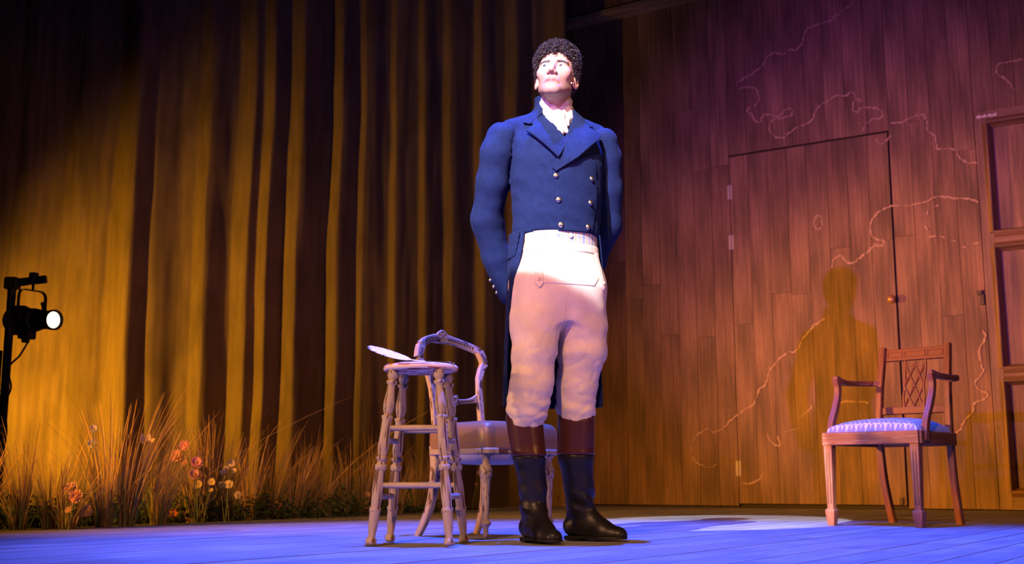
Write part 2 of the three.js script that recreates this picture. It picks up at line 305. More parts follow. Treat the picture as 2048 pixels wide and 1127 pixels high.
// panelled door standing proud at the right
const door2 = thing('door_2', 'tall panelled wooden door with moulded frame at the right edge', 'door', null, 'structure'); door2.rotation.y = STAGE;
const frameMat = std({ rgb: [0.47, 0.27, 0.17], roughness: 0.55, map: grainTex, bumpMap: grainBump, bumpScale: 0.0006 }), frameMat2 = std({ rgb: [0.55, 0.32, 0.2], roughness: 0.55, map: grainTex });
const dz0 = WALLZ - 0.03, dz1 = WALLZ + 0.06;
const vboard = (x0, x1, y0, y1, z0, z1) => { const g = plank(x1 - x0, y1 - y0, z1 - z0, rnd() * 4, rnd() * 4); g.translate((x0 + x1) / 2, (y0 + y1) / 2, (z0 + z1) / 2); return g; };
const dMid = (DOOR2[0] + DOOR2[1]) / 2;
part(door2, 'stile', vboard(DOOR2[0], DOOR2[0] + 0.085, 0.006, DOOR2[2], dz0, dz1), frameMat);
part(door2, 'stile', vboard(DOOR2[1] - 0.085, DOOR2[1], 0.006, DOOR2[2], dz0, dz1), frameMat);
for (const [a, b] of [[0.006, 0.13], [0.92, 1.01], [1.905, 2.01], [2.85, DOOR2[2]]]) { const g = plank(b - a, DOOR2[1] - DOOR2[0] - 0.174, dz1 - dz0, rnd() * 4, rnd() * 4); g.rotateZ(Math.PI / 2); g.translate(dMid, (a + b) / 2, (dz0 + dz1) / 2 - 0.001); part(door2, 'rail', g, frameMat); }
for (const [a, b] of [[0.13, 0.92], [1.01, 1.905], [2.01, 2.85]]) {
  const X0 = DOOR2[0] + 0.087, X1 = DOOR2[1] - 0.087, n = 6;
  for (let i = 0; i < n; i++) part(door2, 'panel', vboard(lerp(X0 + 0.03, X1 - 0.03, i / n) + 0.001, lerp(X0 + 0.03, X1 - 0.03, (i + 1) / n) - 0.001, a + 0.03, b - 0.03, dz0, WALLZ + 0.014), i % 2 ? frameMat : frameMat2);
  const mp = () => [[-0.036, 0.058], [-0.001, 0.01], [0.03, 0.012], [0.03, 0.024], [0.018, 0.06], [0.008, 0.1], [0.0, 0.104], [-0.008, 0.1]];
  const mz = WALLZ + 0.0;
  part(door2, 'moulding', sweep([V(X0, a, mz), V(X0, b, mz)], () => mp().map(([x, y]) => [x, -y]).reverse(), V(1, 0, 0)), frameMat2);
  part(door2, 'moulding', sweep([V(X1, a, mz), V(X1, b, mz)], () => mp().map(([x, y]) => [-x, -y]), V(1, 0, 0)), frameMat2);
  part(door2, 'moulding', sweep([V(X0, a, mz), V(X1, a, mz)], () => mp().map(([x, y]) => [x, y]), V(0, 1, 0)), frameMat2);
  part(door2, 'moulding', sweep([V(X0, b, mz), V(X1, b, mz)], () => mp().map(([x, y]) => [-x, y]).reverse(), V(0, 1, 0)), frameMat2);
}
part(door2, 'latch', merge([box(-1.835, -1.765, 1.565, 1.595, WALLZ + 0.004, WALLZ + 0.03, 0.004), box(-1.815, -1.785, 1.49, 1.6, WALLZ + 0.004, WALLZ + 0.022, 0.004), bar([-1.8, 1.58, WALLZ + 0.02], [-1.8, 1.58, WALLZ + 0.07], 0.012)]), iron);

// chalky map outlines painted over the boards
const MAPLINES = [[[-2.63,4.05],[-2.69,4.01],[-2.78,3.97],[-2.85,3.93],[-2.96,3.92],[-3.05,3.89],[-3.07,3.81],[-3.13,3.75],[-3.2,3.75],[-3.25,3.73],[-3.32,3.75],[-3.39,3.73],[-3.44,3.66],[-3.51,3.62],[-3.61,3.58],[-3.67,3.55]],[[-3.65,3.5],[-3.56,3.5],[-3.5,3.47],[-3.47,3.4],[-3.5,3.33],[-3.57,3.31],[-3.58,3.29],[-3.54,3.25],[-3.52,3.2],[-3.48,3.18],[-3.44,3.23],[-3.37,3.22],[-3.31,3.2],[-3.24,3.25],[-3.19,3.24],[-3.2,3.19],[-3.27,3.18],[-3.35,3.18],[-3.39,3.14],[-3.38,3.07],[-3.34,3.03],[-3.27,3.01],[-3.22,3.04],[-3.17,3.07],[-3.09,3.09],[-3.03,3.11],[-3.0,3.17],[-2.97,3.22],[-2.88,3.26],[-2.81,3.29],[-2.74,3.27],[-2.7,3.3],[-2.67,3.28],[-2.66,3.24],[-2.62,3.21],[-2.67,3.21],[-2.69,3.16],[-2.66,3.12],[-2.61,3.15],[-2.55,3.14],[-2.5,3.12],[-2.45,3.07],[-2.48,3.04],[-2.54,3.04],[-2.59,3.01],[-2.63,2.94]],[[-1.4,3.31],[-1.48,3.31],[-1.55,3.31],[-1.59,3.29],[-1.59,3.24],[-1.54,3.19],[-1.51,3.15],[-1.48,3.09]],[[-2.4,2.99],[-2.32,2.98],[-2.25,3.0],[-2.15,3.01],[-2.12,2.95],[-2.12,2.88],[-2.07,2.83],[-2.06,2.77],[-2.06,2.73],[-1.98,2.71],[-1.92,2.69],[-1.9,2.63],[-1.86,2.59],[-1.78,2.57]],[[-1.78,2.26],[-1.84,2.3],[-1.95,2.32],[-2.08,2.35],[-2.17,2.32],[-2.28,2.31],[-2.42,2.32],[-2.52,2.29],[-2.58,2.23],[-2.6,2.14],[-2.58,2.09],[-2.52,2.06],[-2.5,2.04],[-2.54,2.01],[-2.56,2.03],[-2.6,2.0],[-2.69,1.94],[-2.76,1.9],[-2.81,1.93],[-2.84,1.97],[-2.9,1.95],[-2.92,1.88]],[[-2.98,2.25],[-2.98,2.23],[-3.0,2.21],[-3.01,2.2],[-3.03,2.21],[-3.04,2.23],[-3.05,2.26],[-3.04,2.29],[-3.03,2.31],[-3.01,2.32],[-2.99,2.31],[-2.98,2.28],[-2.98,2.25]],[[-2.53,2.88],[-2.48,2.83],[-2.44,2.85],[-2.4,2.89]],[[-2.15,2.25],[-2.17,2.21]],[[-2.18,2.14],[-2.17,2.1]],[[-2.16,2.05],[-2.11,2.05]],[[-2.08,2.05],[-2.04,2.03]],[[-2.0,2.01],[-1.96,1.99]],[[-1.92,1.95],[-1.89,1.93]],[[-1.84,1.96],[-1.8,1.96]],[[-2.1,2.27],[-2.07,2.28]],[[-2.99,1.48],[-3.08,1.43],[-3.17,1.34],[-3.24,1.24],[-3.33,1.22],[-3.4,1.16],[-3.47,1.09],[-3.5,0.98],[-3.56,0.94],[-3.61,0.83],[-3.71,0.77],[-3.81,0.7],[-3.91,0.62],[-3.97,0.61],[-4.0,0.64],[-4.11,0.59],[-4.16,0.5],[-4.16,0.41],[-4.11,0.35],[-3.99,0.32],[-3.95,0.35]],[[-3.51,0.59],[-3.47,0.51],[-3.4,0.49],[-3.42,0.57]],[[-3.35,0.6],[-3.24,0.62]],[[-3.23,0.71],[-3.15,0.76],[-3.13,0.81]],[[-2.95,0.79],[-2.88,0.81],[-2.77,0.82],[-2.68,0.8]],[[-3.73,0.19],[-3.63,0.2],[-3.57,0.24],[-3.55,0.28]],[[-1.81,1.3],[-1.8,1.24],[-1.84,1.18],[-1.85,1.11],[-1.83,1.01],[-1.85,0.97],[-1.89,0.92],[-1.87,0.87],[-1.81,0.84],[-1.83,0.8],[-1.91,0.77],[-1.92,0.71],[-1.98,0.65],[-2.01,0.59],[-2.05,0.56]]];
const chalk = std({ rgb: [0.44, 0.285, 0.19], roughness: 0.9 });
function ribbon(pts, w, z) {
  const c = pts.length > 2 ? new THREE.CatmullRomCurve3(pts.map(p => V(p[0], p[1], 0)), false, 'centripetal').getSpacedPoints(pts.length * 7) : [0, 0.33, 0.66, 1].map(t => V(lerp(pts[0][0], pts[1][0], t), lerp(pts[0][1], pts[1][1], t), 0));
  const n = c.length - 1;
  for (let i = 0; i <= n; i++) { c[i].x += 0.014 * noise(i * 0.5, pts[0][0] * 3, 0); c[i].y += 0.014 * noise(i * 0.5, pts[0][1] * 3, 9); }
  return grid(n, 1, (a, b) => { const i = Math.round(a * n), T = c[Math.min(i + 1, n)].clone().sub(c[Math.max(i - 1, 0)]).normalize(), hw = w * (0.5 + 0.8 * noise(i * 0.45, 3, pts[0][0] * 5)) * (b - 0.5) * (i % n === 0 ? 0.4 : 1.6); return [c[i].x - T.y * hw, c[i].y + T.x * hw, z]; });
}
for (const L of MAPLINES) part(wall, 'painted_line', ribbon(L, 0.0135, WALLZ + 0.0052), chalk, 'pale chalky map outline');
part(door2, 'chalk_note', merge([0, 1].map(q => ribbon(Array.from({ length: 11 }, (_, i) => [-1.745 + q * 0.075 + i * 0.006, 2.903 + (i % 2 ? 0.014 : -0.008) + 0.004 * noise(i * 2.1, q * 5, 0)]), 0.006, dz1 + 0.0012))), std({ rgb: [0.85, 0.82, 0.8], roughness: 0.9 }), 'small white chalk scribble');

// stage curtain
const FOLDS = [[-6.154,-0.300],[-5.643,-0.200],[-5.345,-0.260],[-4.876,-0.140],[-4.620,-0.180],[-4.322,-0.120],[-4.066,-0.150],[-3.810,-0.100],[-3.555,-0.100],[-3.290,0.100],[-3.150,-0.030],[-2.924,-0.140],[-2.821,-0.150],[-2.689,-0.060],[-2.489,-0.180],[-2.319,-0.070],[-2.242,-0.110],[-2.135,-0.020],[-2.012,-0.105],[-1.867,0.000],[-1.637,-0.140],[-1.517,-0.050],[-1.372,-0.120],[-1.304,-0.080],[-1.091,-0.160],[-1.031,-0.110],[-0.835,-0.170],[-0.776,-0.120],[-0.614,-0.170],[-0.537,-0.120],[-0.337,-0.180],[-0.264,-0.120],[-0.060,-0.180],[0.051,-0.120],[0.175,-0.170],[0.290,-0.160],[0.469,-0.020],[0.490,-0.040]];
const curtain = thing('stage_curtain', 'tall ochre cloth stage curtain hanging in deep vertical folds', 'curtain');
{
  const X0 = FOLDS[0][0], X1 = FOLDS[FOLDS.length - 1][0];
  const prof = x => { for (let i = 1; i < FOLDS.length; i++) if (x <= FOLDS[i][0]) { const a = FOLDS[i - 1], b = FOLDS[i], t = (x - a[0]) / (b[0] - a[0]), s = 0.35 * t + 0.65 * t * t * (3 - 2 * t); return lerp(a[1], b[1], s); } return FOLDS[FOLDS.length - 1][1]; };
  const g = grid(900, 70, (u, v) => {
    const x = lerp(X0, X1, u), y = lerp(-0.02, 6.2, v);
    const edge = sst(X0, X0 + 0.3, x) * (1 - sst(X1 - 0.25, X1, x));
    const sway = edge * (0.045 * noise(x * 0.55, y * 0.42, 2) + 0.012 * noise(x * 2.5, y * 1.6, 5));
    const flat = 1 - sst(-3.6, -3.2, x);
    let z = prof(x + sway) * (1.08 - 0.05 * y);
    z += 0.018 * noise(x * 4, y * 0.5, 0) + 0.006 * noise(x * 15, y * 1.0, 3) + flat * (0.03 * noise(x * 6, y * 0.55, 8) + 0.012 * noise(x * 16, y * 1.4, 4));
    return [x, y, -10.1 + z + Math.min(0, (x + 3) * 0.1), x * 0.5, y * 0.5];
  });
  part(curtain, 'cloth', g, std({ rgb: [0.42, 0.28, 0.17], roughness: 0.95, map: curtainTex, bumpMap: rep(weaveBump, 20, 20), bumpScale: 0.0008, side: THREE.DoubleSide, sheen: 0.2, sheenRoughness: 0.6, sheenColor: new THREE.Color(0.4, 0.3, 0.2) }));
  part(curtain, 'curtain_track', bar([X0, 6.22, -10.15], [X1, 6.22, -10.15], 0.03), iron);
}
// ---------- furniture ----------
const chipped = std({ rgb: [0.66, 0.64, 0.62], roughness: 0.62, map: rep(chipTex, 1.5, 1.3), bumpMap: grainBump, bumpScale: 0.0005 });
const chipped2 = std({ rgb: [0.66, 0.64, 0.62], roughness: 0.62, map: rep(chipTex, 1, 2) });
// turned stool
{
  const st = thing('wooden_stool', 'tall round stool with turned legs and rubbed white paint', 'stool');
  st.position.set(-0.303, 0, -3.93); st.rotation.y = D(-8);
  const seatTop = 0.584, seatMat = std({ rgb: [1, 1, 1], roughness: 0.5, map: tex(512, 256, (u, v) => {
    const a = fbm(u, v, 10, 4, 201, 4), k = sst(0.5, 0.56, a + (v > 0.45 ? 0.05 : 0)), r = sst(0.6, 0.64, fbm(u, v, 7, 5, 207, 3));
    return [lerp(lerp(0.84, 0.6, k), 0.55, r), lerp(lerp(0.77, 0.36, k), 0.16, r), lerp(lerp(0.71, 0.22, k), 0.08, r)];
  }) });
  const seat = lathe([[0, 0.558], [0.1, 0.558], [0.115, 0.56], [0.122, 0.564], [0.1245, 0.57], [0.1235, 0.577], [0.118, 0.582], [0.108, seatTop], [0, seatTop]], 56);
  part(st, 'seat', seat, seatMat);
  const prof = [[0, .0], [.0135, .0], [.017, .02], [.0175, .045], [.0115, .066], [.0115, .07], [.0175, .073], [.0175, .09], [.0115, .094], [.0125, .12], [.0185, .2], [.0175, .235], [.0125, .266], [.0125, .272], [.0185, .275], [.0185, .29], [.0155, .294], [.0165, .38], [.018, .46], [.0135, .5], [.0135, .507], [.0185, .51], [.0185, .527], [.0125, .531], [.0125, .545], [.0185, .555], [.0185, .58], [.0135, .584], [.0155, .59], [.0175, .69], [.0155, .788], [.019, .8], [.019, .816], [.0165, .822], [.0145, .9], [.011, .955], [.0165, .965], [.018, .985], [.0145, 1], [0, 1]];
  const top = 0.562, leg = (sx, sz) => [V(sx * 0.074, top, sz * 0.074), V(sx * 0.127, 0, sz * 0.127)];
  const at = (sx, sz, y) => { const [a, b] = leg(sx, sz); return a.clone().lerp(b, (top - y) / top); };
  for (const [sx, sz] of [[-1, 1], [1, 1], [-1, -1], [1, -1]]) {
    const [a, b] = leg(sx, sz), L = a.distanceTo(b), g = lathe(prof.map(([r, t]) => [r, L * (1 - t)]), 18);
    const m = part(st, 'leg', g, chipped); m.position.copy(b); m.quaternion.setFromUnitVectors(V(0, 1, 0), a.clone().sub(b).normalize());
    m.position.y = 0.004 + 0;
  }
  const rung = (p, q) => part(st, 'rung', sweep([0, .15, .5, .85, 1].map(t => p.clone().lerp(q, t)), t => circ(0.0075 + 0.0025 * Math.sin(t * 3.14), 12), V(0, 1, 0), true), chipped2);
  for (const sz of [1, -1]) { rung(at(-1, sz, 0.372), at(1, sz, 0.372)); rung(at(-1, sz, 0.19), at(1, sz, 0.19)); }
  for (const sx of [1, -1]) { rung(at(sx, -1, 0.335), at(sx, 1, 0.335)); rung(at(sx, -1, 0.155), at(sx, 1, 0.155)); }
  // quill
  const q = thing('quill_feather', 'white quill feather overhanging the stool top', 'feather'); q.position.set(-0.303, seatTop, -3.93);
  const spine = t => V(lerp(0.02, -0.152, t), 0.004 + 0.04 * Math.pow(t, 1.5) , lerp(0.075, 0.085, t));
  const vane = []; // barbs as narrow overlapping strips
  const NB = 54, pos = [], idx = [], uvq = [];
  for (const sd of [1, -1]) for (let i = 0; i < NB; i++) {
    const t0 = 0.24 + 0.76 * i / NB, t1 = t0 + 0.76 / NB * 1.25, wd = (sd > 0 ? 0.02 : 0.013) * Math.pow(Math.sin(Math.min(1, (t0 - 0.2) / 0.8) * 2.6 + 0.25), 0.7) * (h2(i, sd, 3) > 0.86 ? 0.72 : 1) * (t0 > 0.93 ? (1.04 - t0) * 9 : 1);
    const lean = 0.1, a = spine(t0), b = spine(Math.min(1.02, t1)), ao = spine(Math.min(1.1, t0 + lean)).add(V(0, sd * wd * 0.75, -sd * wd * 0.65)), bo = spine(Math.min(1.1, t1 + lean)).add(V(0, sd * wd * 0.75, -sd * wd * 0.65));
    for (const th of [0.0004, -0.0004]) { const n = pos.length / 3; for (const p of [a, b, bo, ao]) { pos.push(p.x, p.y + th, p.z + th); uvq.push(0, 0); } th > 0 ? idx.push(n, n + 1, n + 2, n, n + 2, n + 3) : idx.push(n, n + 2, n + 1, n, n + 3, n + 2); }
  }
  const vg = new THREE.BufferGeometry(); vg.setAttribute('position', new THREE.Float32BufferAttribute(pos, 3)); vg.setAttribute('uv', new THREE.Float32BufferAttribute(uvq, 2)); vg.setIndex(idx); vg.computeVertexNormals();
  part(q, 'vane', vg, std({ rgb: [0.85, 0.83, 0.82], roughness: 0.8, side: THREE.DoubleSide }));
  part(q, 'shaft', sweep(Array.from({ length: 20 }, (_, i) => spine(i / 19)), t => circ(0.0021 * (1 - 0.75 * t), 8), V(0, 1, 0.2), true), std({ rgb: [0.8, 0.74, 0.62], roughness: 0.4 }));
  // loose sheets
  const sheet = (dy, x0, x1, z0, z1, lift, yaw, label) => {
    const p = thing('paper_sheet', label, 'paper'); p.position.set(-0.303, seatTop + 0.0012 + dy, -3.93); p.rotation.y = yaw;
    const f = s => grid(24, 10, (a, b) => { const u = s > 0 ? a : 1 - a, c = Math.exp(-Math.pow((u - 0.42) / 0.26, 2)); return [lerp(x0, x1, u), lift * c * (0.6 + 0.4 * b) + s * 0.0004, lerp(z1, z0, b)]; });
    part(p, 'page', merge([f(1), f(-1)]), std({ rgb: [0.8, 0.74, 0.66], roughness: 0.85, side: THREE.DoubleSide }));
  };
  sheet(0.0005, -0.07, 0.108, -0.06, 0.07, 0.002, 0.1, 'lower pale paper sheet lying flat on the stool top');
  sheet(0.0035, -0.062, 0.104, -0.065, 0.06, 0.004, -0.08, 'upper pale paper sheet curling on the stool top');
}

// carved side chair with upholstered seat
{
  const ch = thing('side_chair', 'low carved balloon-back chair in rubbed white paint behind the man', 'chair'); ch.position.set(-0.098, 0, -4.53); ch.rotation.y = D(46);
  const wood = std({ rgb: [0.62, 0.6, 0.58], roughness: 0.6, map: rep(chipTex, 4, 2), bumpMap: grainBump, bumpScale: 0.0005 });
  const dark = std({ rgb: [0.1, 0.06, 0.04], roughness: 0.6 });
  const silk = std({ rgb: [0.27, 0.17, 0.1], roughness: 0.42, map: clothTex, sheen: 0.5, sheenRoughness: 0.35, sheenColor: new THREE.Color(0.6, 0.45, 0.3) });
  const bend = x => -0.07 * (1 - Math.min(1, Math.pow(x / 0.175, 2)));
  for (const s of [-1, 1]) {
    const up = [[.126, .3, -.148], [.124, .4, -.15], [.124, .47, -.157], [.126, .55, -.168], [.136, .61, -.18], [.156, .645, -.188], [.176, .672, -.193]].map(([x, y, z]) => V(s * x, y, z));
    part(ch, 'back_post', sweep(up, t => rect(0.0125 + 0.004 * sst(0.75, 1, t), 0.011, 0.003), V(1, 0, 0)), wood);
    part(ch, 'back_shoulder', sweep([[.176, .672, -.193], [.17, .695, -.197], [.158, .72, -.203]].map(([x, y, z]) => V(s * x, y, z)), () => rect(0.0165, 0.0125, 0.003), V(1, 0, 0)), wood);
    part(ch, 'shoulder_groove', sweep([[.172, .678, -.182], [.167, .695, -.186], [.158, .712, -.19]].map(([x, y, z]) => V(s * x, y, z)), () => rect(0.006, 0.002), V(1, 0, 0)), dark);
    const lg = curve([[s * .128, .335, -.146], [s * .132, .25, -.138], [s * .14, .13, -.15], [s * .15, .04, -.185], [s * .155, .0, -.21]], 16);
    part(ch, 'leg', sweep(lg, t => rect(lerp(0.017, 0.0105, t), lerp(0.019, 0.012, t), 0.004), V(1, 0, 0)), wood);
    // front leg: turned bulb, fluted taper, knop and peg foot
    const L = [[0, .305], [.024, .305], [.024, .296], [.016, .29], [.014, .278], [.012, .27], [.017, .262], [.023, .247], [.0245, .235], [.022, .226], [.023, .222], [.019, .218], [.0175, .21], [.0165, .2]];
    const L2 = [[.011, .072], [.0115, .068], [.02, .058], [.0205, .054], [.012, .044], [.0095, .036], [.0105, .026], [.0105, .012], [.007, .002], [0, .002]];
    const bulb = lathe([...L].reverse().map(([r, y]) => [r, y]), 24);
    const N = 40, flute = grid(N, 12, (a, b) => { const th = a * 6.28318, y = lerp(.072, .2, b), r = lerp(.011, .0165, b) * (1 - 0.13 * Math.pow(Math.abs(Math.cos(th * 5)), 0.6)); return [r * Math.cos(th), y, -r * Math.sin(th), a * 0.1, y]; });
    const foot = lathe([...L2].reverse(), 20);
    const m = part(ch, 'leg', merge([bulb, flute, foot]), wood); m.position.set(s * .166, 0, .166);
    for (let k = 0; k < 6; k++) { const a = k / 6 * 6.283 + 0.3, g = new THREE.SphereGeometry(0.006, 8, 6); g.scale(1, 1.5, 0.5); g.rotateY(a); g.translate(0.022 * Math.sin(a), 0.236, 0.022 * Math.cos(a)); const c = part(m, 'carving', g, dark); }
  }
  // crest rail: a concave arch with a carved leaf
  const arch = Array.from({ length: 33 }, (_, i) => { const t = i / 32 * 2 - 1, x = t * 0.158; return V(x, .716 + 0.05 * Math.pow(Math.cos(t * 1.5), 0.85), -.203 + bend(x) + 0.012); });
  part(ch, 'crest_rail', sweep(arch, t => rect(0.0145 + 0.006 * Math.exp(-Math.pow((t - 0.5) / 0.12, 2)), 0.011, 0.003), t => V(t * 2 - 1 > 0 ? 0.35 : -0.35, 1, 0)), wood);
  const beads = [];
  for (let i = 3; i < 30; i++) if (Math.abs(i - 16) > 2) { const p = arch[i].clone().lerp(arch[i + 1], 0.5), g = new THREE.TorusGeometry(0.0062, 0.0022, 6, 10); g.scale(1.35, 0.85, 1); g.translate(p.x, p.y, p.z + 0.0115); beads.push(g); }
  part(ch, 'carved_chain', merge(beads), dark);
  const cx = V(0, .77, -.203 - .07 + .02), leafs = [];
  for (const [x, y, r, sx, sy] of [[-.013, .008, .014, 1, 1], [.013, .008, .014, 1, 1], [0, .016, .014, 1.2, .9], [0, -.008, .011, 1, 1.2], [-.03, -.002, .009, 1.8, .8], [.03, -.002, .009, 1.8, .8]]) { const g = new THREE.TorusGeometry(r * 0.72, r * 0.42, 8, 14); g.scale(sx, sy, 1); g.translate(cx.x + x, cx.y + y, cx.z); leafs.push(g); }
  part(ch, 'crest_leaf', merge(leafs), wood);
  const lr = Array.from({ length: 21 }, (_, i) => { const t = i / 20 * 2 - 1, x = t * .122; return V(x, .513 + 0.016 * Math.pow(Math.abs(t), 4), -.163 + bend(x) * 0.6 + 0.014); });
  part(ch, 'cross_rail', sweep(lr, t => rect(0.0085 + 0.009 * Math.pow(Math.abs(t * 2 - 1), 5), 0.009, 0.002), V(0, 1, 0)), wood);
  part(ch, 'cross_rail_groove', sweep(lr.slice(2, 19).map(p => p.clone().add(V(0, 0, 0.009))), () => rect(0.0035, 0.0012), V(0, 1, 0)), dark);
  part(ch, 'rosette', merge([[0, 0, .016], [-.012, .012, .008], [.012, .012, .008], [-.012, -.012, .008], [.012, -.012, .008]].map(([x, y, r]) => { const g = new THREE.TorusGeometry(r * .7, r * .4, 7, 12); g.translate(x, .516 + y, -.163 - .042 + .026); return g; })), wood);
  // seat
  const plan = (y, grow, dome = 0) => { };
  const half = z => lerp(.148, .198, sst(-.17, .2, z) * 0.6 + 0.4 * (z + .17) / .37);
  const super2 = (a, n) => { const c = Math.cos(a), s = Math.sin(a); return [Math.sign(c) * Math.pow(Math.abs(c), 2 / n), Math.sign(s) * Math.pow(Math.abs(s), 2 / n)]; };
  const ring = (k, y, n = 11) => a => { const [x, z] = super2(a, n), zz = .015 + z * .187 * k; return [x * half(zz) * k, y, zz]; };
  const rows = [[0.02, .425], [.5, .4235], [.8, .42], [.92, .414], [.975, .405], [1.0, .392], [1.012, .37], [1.012, .345], [1.0, .326], [.99, .32]];
  part(ch, 'seat_cushion', grid(72, rows.length - 1, (a, b) => { const [k, y] = rows[Math.round(b * (rows.length - 1))], p = ring(k, y)(-a * 6.28318); return [...p, a * 1.5, y * 4]; }), silk);
  const rrw = [[.99, .322], [1.015, .321], [1.022, .315], [1.015, .308], [1.022, .304], [1.01, .3], [.9, .3]];
  part(ch, 'seat_rail', grid(72, rrw.length - 1, (a, b) => { const [k, y] = rrw[Math.round(b * (rrw.length - 1))], p = ring(k, y)(-a * 6.28318); return [...p, a * 1.5, y]; }), wood);
  const sag = [[1.0, .303], [.97, .292], [.9, .28], [.7, .27], [.35, .265], [.01, .264]];
  part(ch, 'seat_webbing', grid(48, sag.length - 1, (a, b) => { const [k, y] = sag[Math.round(b * (sag.length - 1))], p = ring(k, y, 4)(-a * 6.28318); return [...p, a, y * 4]; }), std({ rgb: [0.6, 0.57, 0.56], roughness: 0.9, map: clothTex }), 'pale sagging cloth under the seat');
}

// armchair
{
  const ac = thing('armchair', 'brown wooden open armchair with lattice back and patterned seat before the wooden wall', 'chair'); ac.position.set(1.826, 0, -5.71); ac.rotation.y = D(-44);
  const wt = tex(512, 512, (u, v) => { const g = fbm(u, v, 60, 4, 301, 4), w = sst(0.6, 0.7, fbm(u, v, 30, 5, 305, 4)), q = 0.62 + 0.4 * (g - 0.5); return [lerp(q, 0.82, w * 0.5), lerp(q * 0.62, 0.66, w * 0.5), lerp(q * 0.42, 0.56, w * 0.5)]; });
  const oak = std({ rgb: [0.64, 0.57, 0.52], roughness: 0.5, map: rep(wt, 8, 2), bumpMap: grainBump, bumpScale: 0.0005 }), darkw = std({ rgb: [0.08, 0.035, 0.02], roughness: 0.5 });
  const sq = (rows) => { const path = rows.map(r => V(r[2], r[0], r[3])); let i = 0; return sweep(path, t => rect(rows[Math.round(t * (rows.length - 1))][1], rows[Math.round(t * (rows.length - 1))][1], 0.003), V(1, 0, 0)); };
  for (const s of [-1, 1]) {
    part(ac, 'leg', sq([[.43, .022, s * .216, .228], [.36, .022, s * .216, .228], [.2, .0185, s * .216, .23], [.078, .016, s * .216, .231], [.074, .023, s * .216, .231], [.06, .024, s * .216, .231], [0, .0165, s * .216, .232]]), oak);
    for (const o of [-.008, .008]) part(ac, 'leg_groove', box(s * .216 + o - .0016, s * .216 + o + .0016, .1, .34, .2465, .2512, .0005), darkw);
    const bp = curve([[s * .172, .0, -.292], [s * .175, .09, -.265], [s * .179, .22, -.232], [s * .181, .38, -.215], [s * .18, .5, -.215], [s * .176, .65, -.232], [s * .172, .78, -.258], [s * .17, .873, -.277]], 24);
    part(ac, 'back_leg_post', sweep(bp, t => rect(lerp(.0165, .0155, t), lerp(.017, .016, t), .004), V(1, 0, 0)), oak);
    const arm = curve([[s * .178, .69, -.232], [s * .215, .691, -.215], [s * .252, .69, -.15], [s * .258, .686, -.04], [s * .247, .69, .04], [s * .242, .7, .085], [s * .241, .698, .1]], 26);
    part(ac, 'arm', sweep(arm, t => rect(.012 + .006 * Math.sin(t * 3.14), .0125, .004), t => V(1, 0, 0.6 * s * (t < 0.3 ? 1 : 0))), oak);
    const sup = curve([[s * .241, .7, .09], [s * .241, .66, .078], [s * .24, .61, .085], [s * .239, .55, .115], [s * .238, .48, .155], [s * .237, .385, .178]], 22);
    part(ac, 'arm_support', sweep(sup, t => rect(.014, .019 - .004 * Math.sin(t * 3.14), .003), V(1, 0, 0)), oak);
  }
  const hw = z => lerp(.196, .238, (z + .235) / .485);
  part(ac, 'seat_rail', merge([sweep([V(-.238, .402, .24), V(0, .402, .25), V(.238, .402, .24)], () => rect(.03, .012, .003), V(0, 1, 0))]), oak);
  for (const s of [-1, 1]) part(ac, 'seat_rail', sweep([V(s * .236, .402, .238), V(s * .196, .402, -.225)], () => rect(.03, .012, .003), V(0, 1, 0)), oak);
  part(ac, 'seat_rail', sweep([V(-.19, .402, -.222), V(.19, .402, -.222)], () => rect(.03, .012, .003), V(0, 1, 0)), oak);
  part(ac, 'seat_cushion', (() => {
    const f = (top) => grid(44, 40, (a0, b) => {
      const a = top ? a0 : 1 - a0, x = (a * 2 - 1), z = lerp(-.225, .238, b), w = hw(z) - .006, e = Math.min(1 - Math.pow(Math.abs(x), 7), 1 - Math.pow(Math.abs(b * 2 - 1), 9)), dome = 0.016 * (1 - x * x) + 0.022 * (1 - Math.pow(b * 2 - 1, 2));
      return [x * w, top ? .43 + (0.034 + dome) * Math.pow(Math.max(0, e), 0.42) : .424, z, a * .45, b * .45]; });
    return merge([f(true), f(false)]);
  })(), std({ rgb: [0.92, 0.9, 0.9], roughness: 0.75, map: rep(damaskTex, 4.2, 4.2), bumpMap: rep(weaveBump, 12, 12), bumpScale: 0.0006 }), 'white seat pad woven with a blue leaf pattern');
  const lean = y => -.215 - .17 * (y - .5) - (y > .7 ? .012 : 0.004);
  const tilt = (g, y) => { g.rotateX(-0.17); g.translate(0, y, lean(y)); return g; };
  part(ac, 'top_rail', tilt(box(-.158, .158, -.03, .03, -.011, .011, .004), .832), oak);
  for (const [x, w] of [[-.105, .04], [0, .055], [.105, .04]]) { part(ac, 'rail_tablet', tilt(merge([box(x - w, x + w, .011, .0155, .01, .0145, .001), box(x - w, x + w, -.0155, -.011, .01, .0145, .001), box(x - w, x - w + .004, -.0155, .0155, .01, .0145, .001), box(x + w - .004, x + w, -.0155, .0155, .01, .0145, .001)]), .832), oak); }
  part(ac, 'lower_rail', tilt(box(-.165, .165, -.018, .018, -.01, .01, .004), .55), oak);
  const P = (x, y) => V(x, y, lean(y) + .002);
  const lat = (a, b, w = .0042) => part(ac, 'lattice_bar', sweep([P(...a), P(...b)], () => rect(w, .005, .001), V(0.7, 0.7, 0)), oak);
  const y0 = .566, y1 = .672, y2 = .778;
  lat([-.05, y0], [.05, y2]); lat([.05, y0], [-.05, y2]); lat([0, y0], [.05, y1]); lat([0, y0], [-.05, y1]); lat([-.05, y1], [0, y2]); lat([.05, y1], [0, y2]);
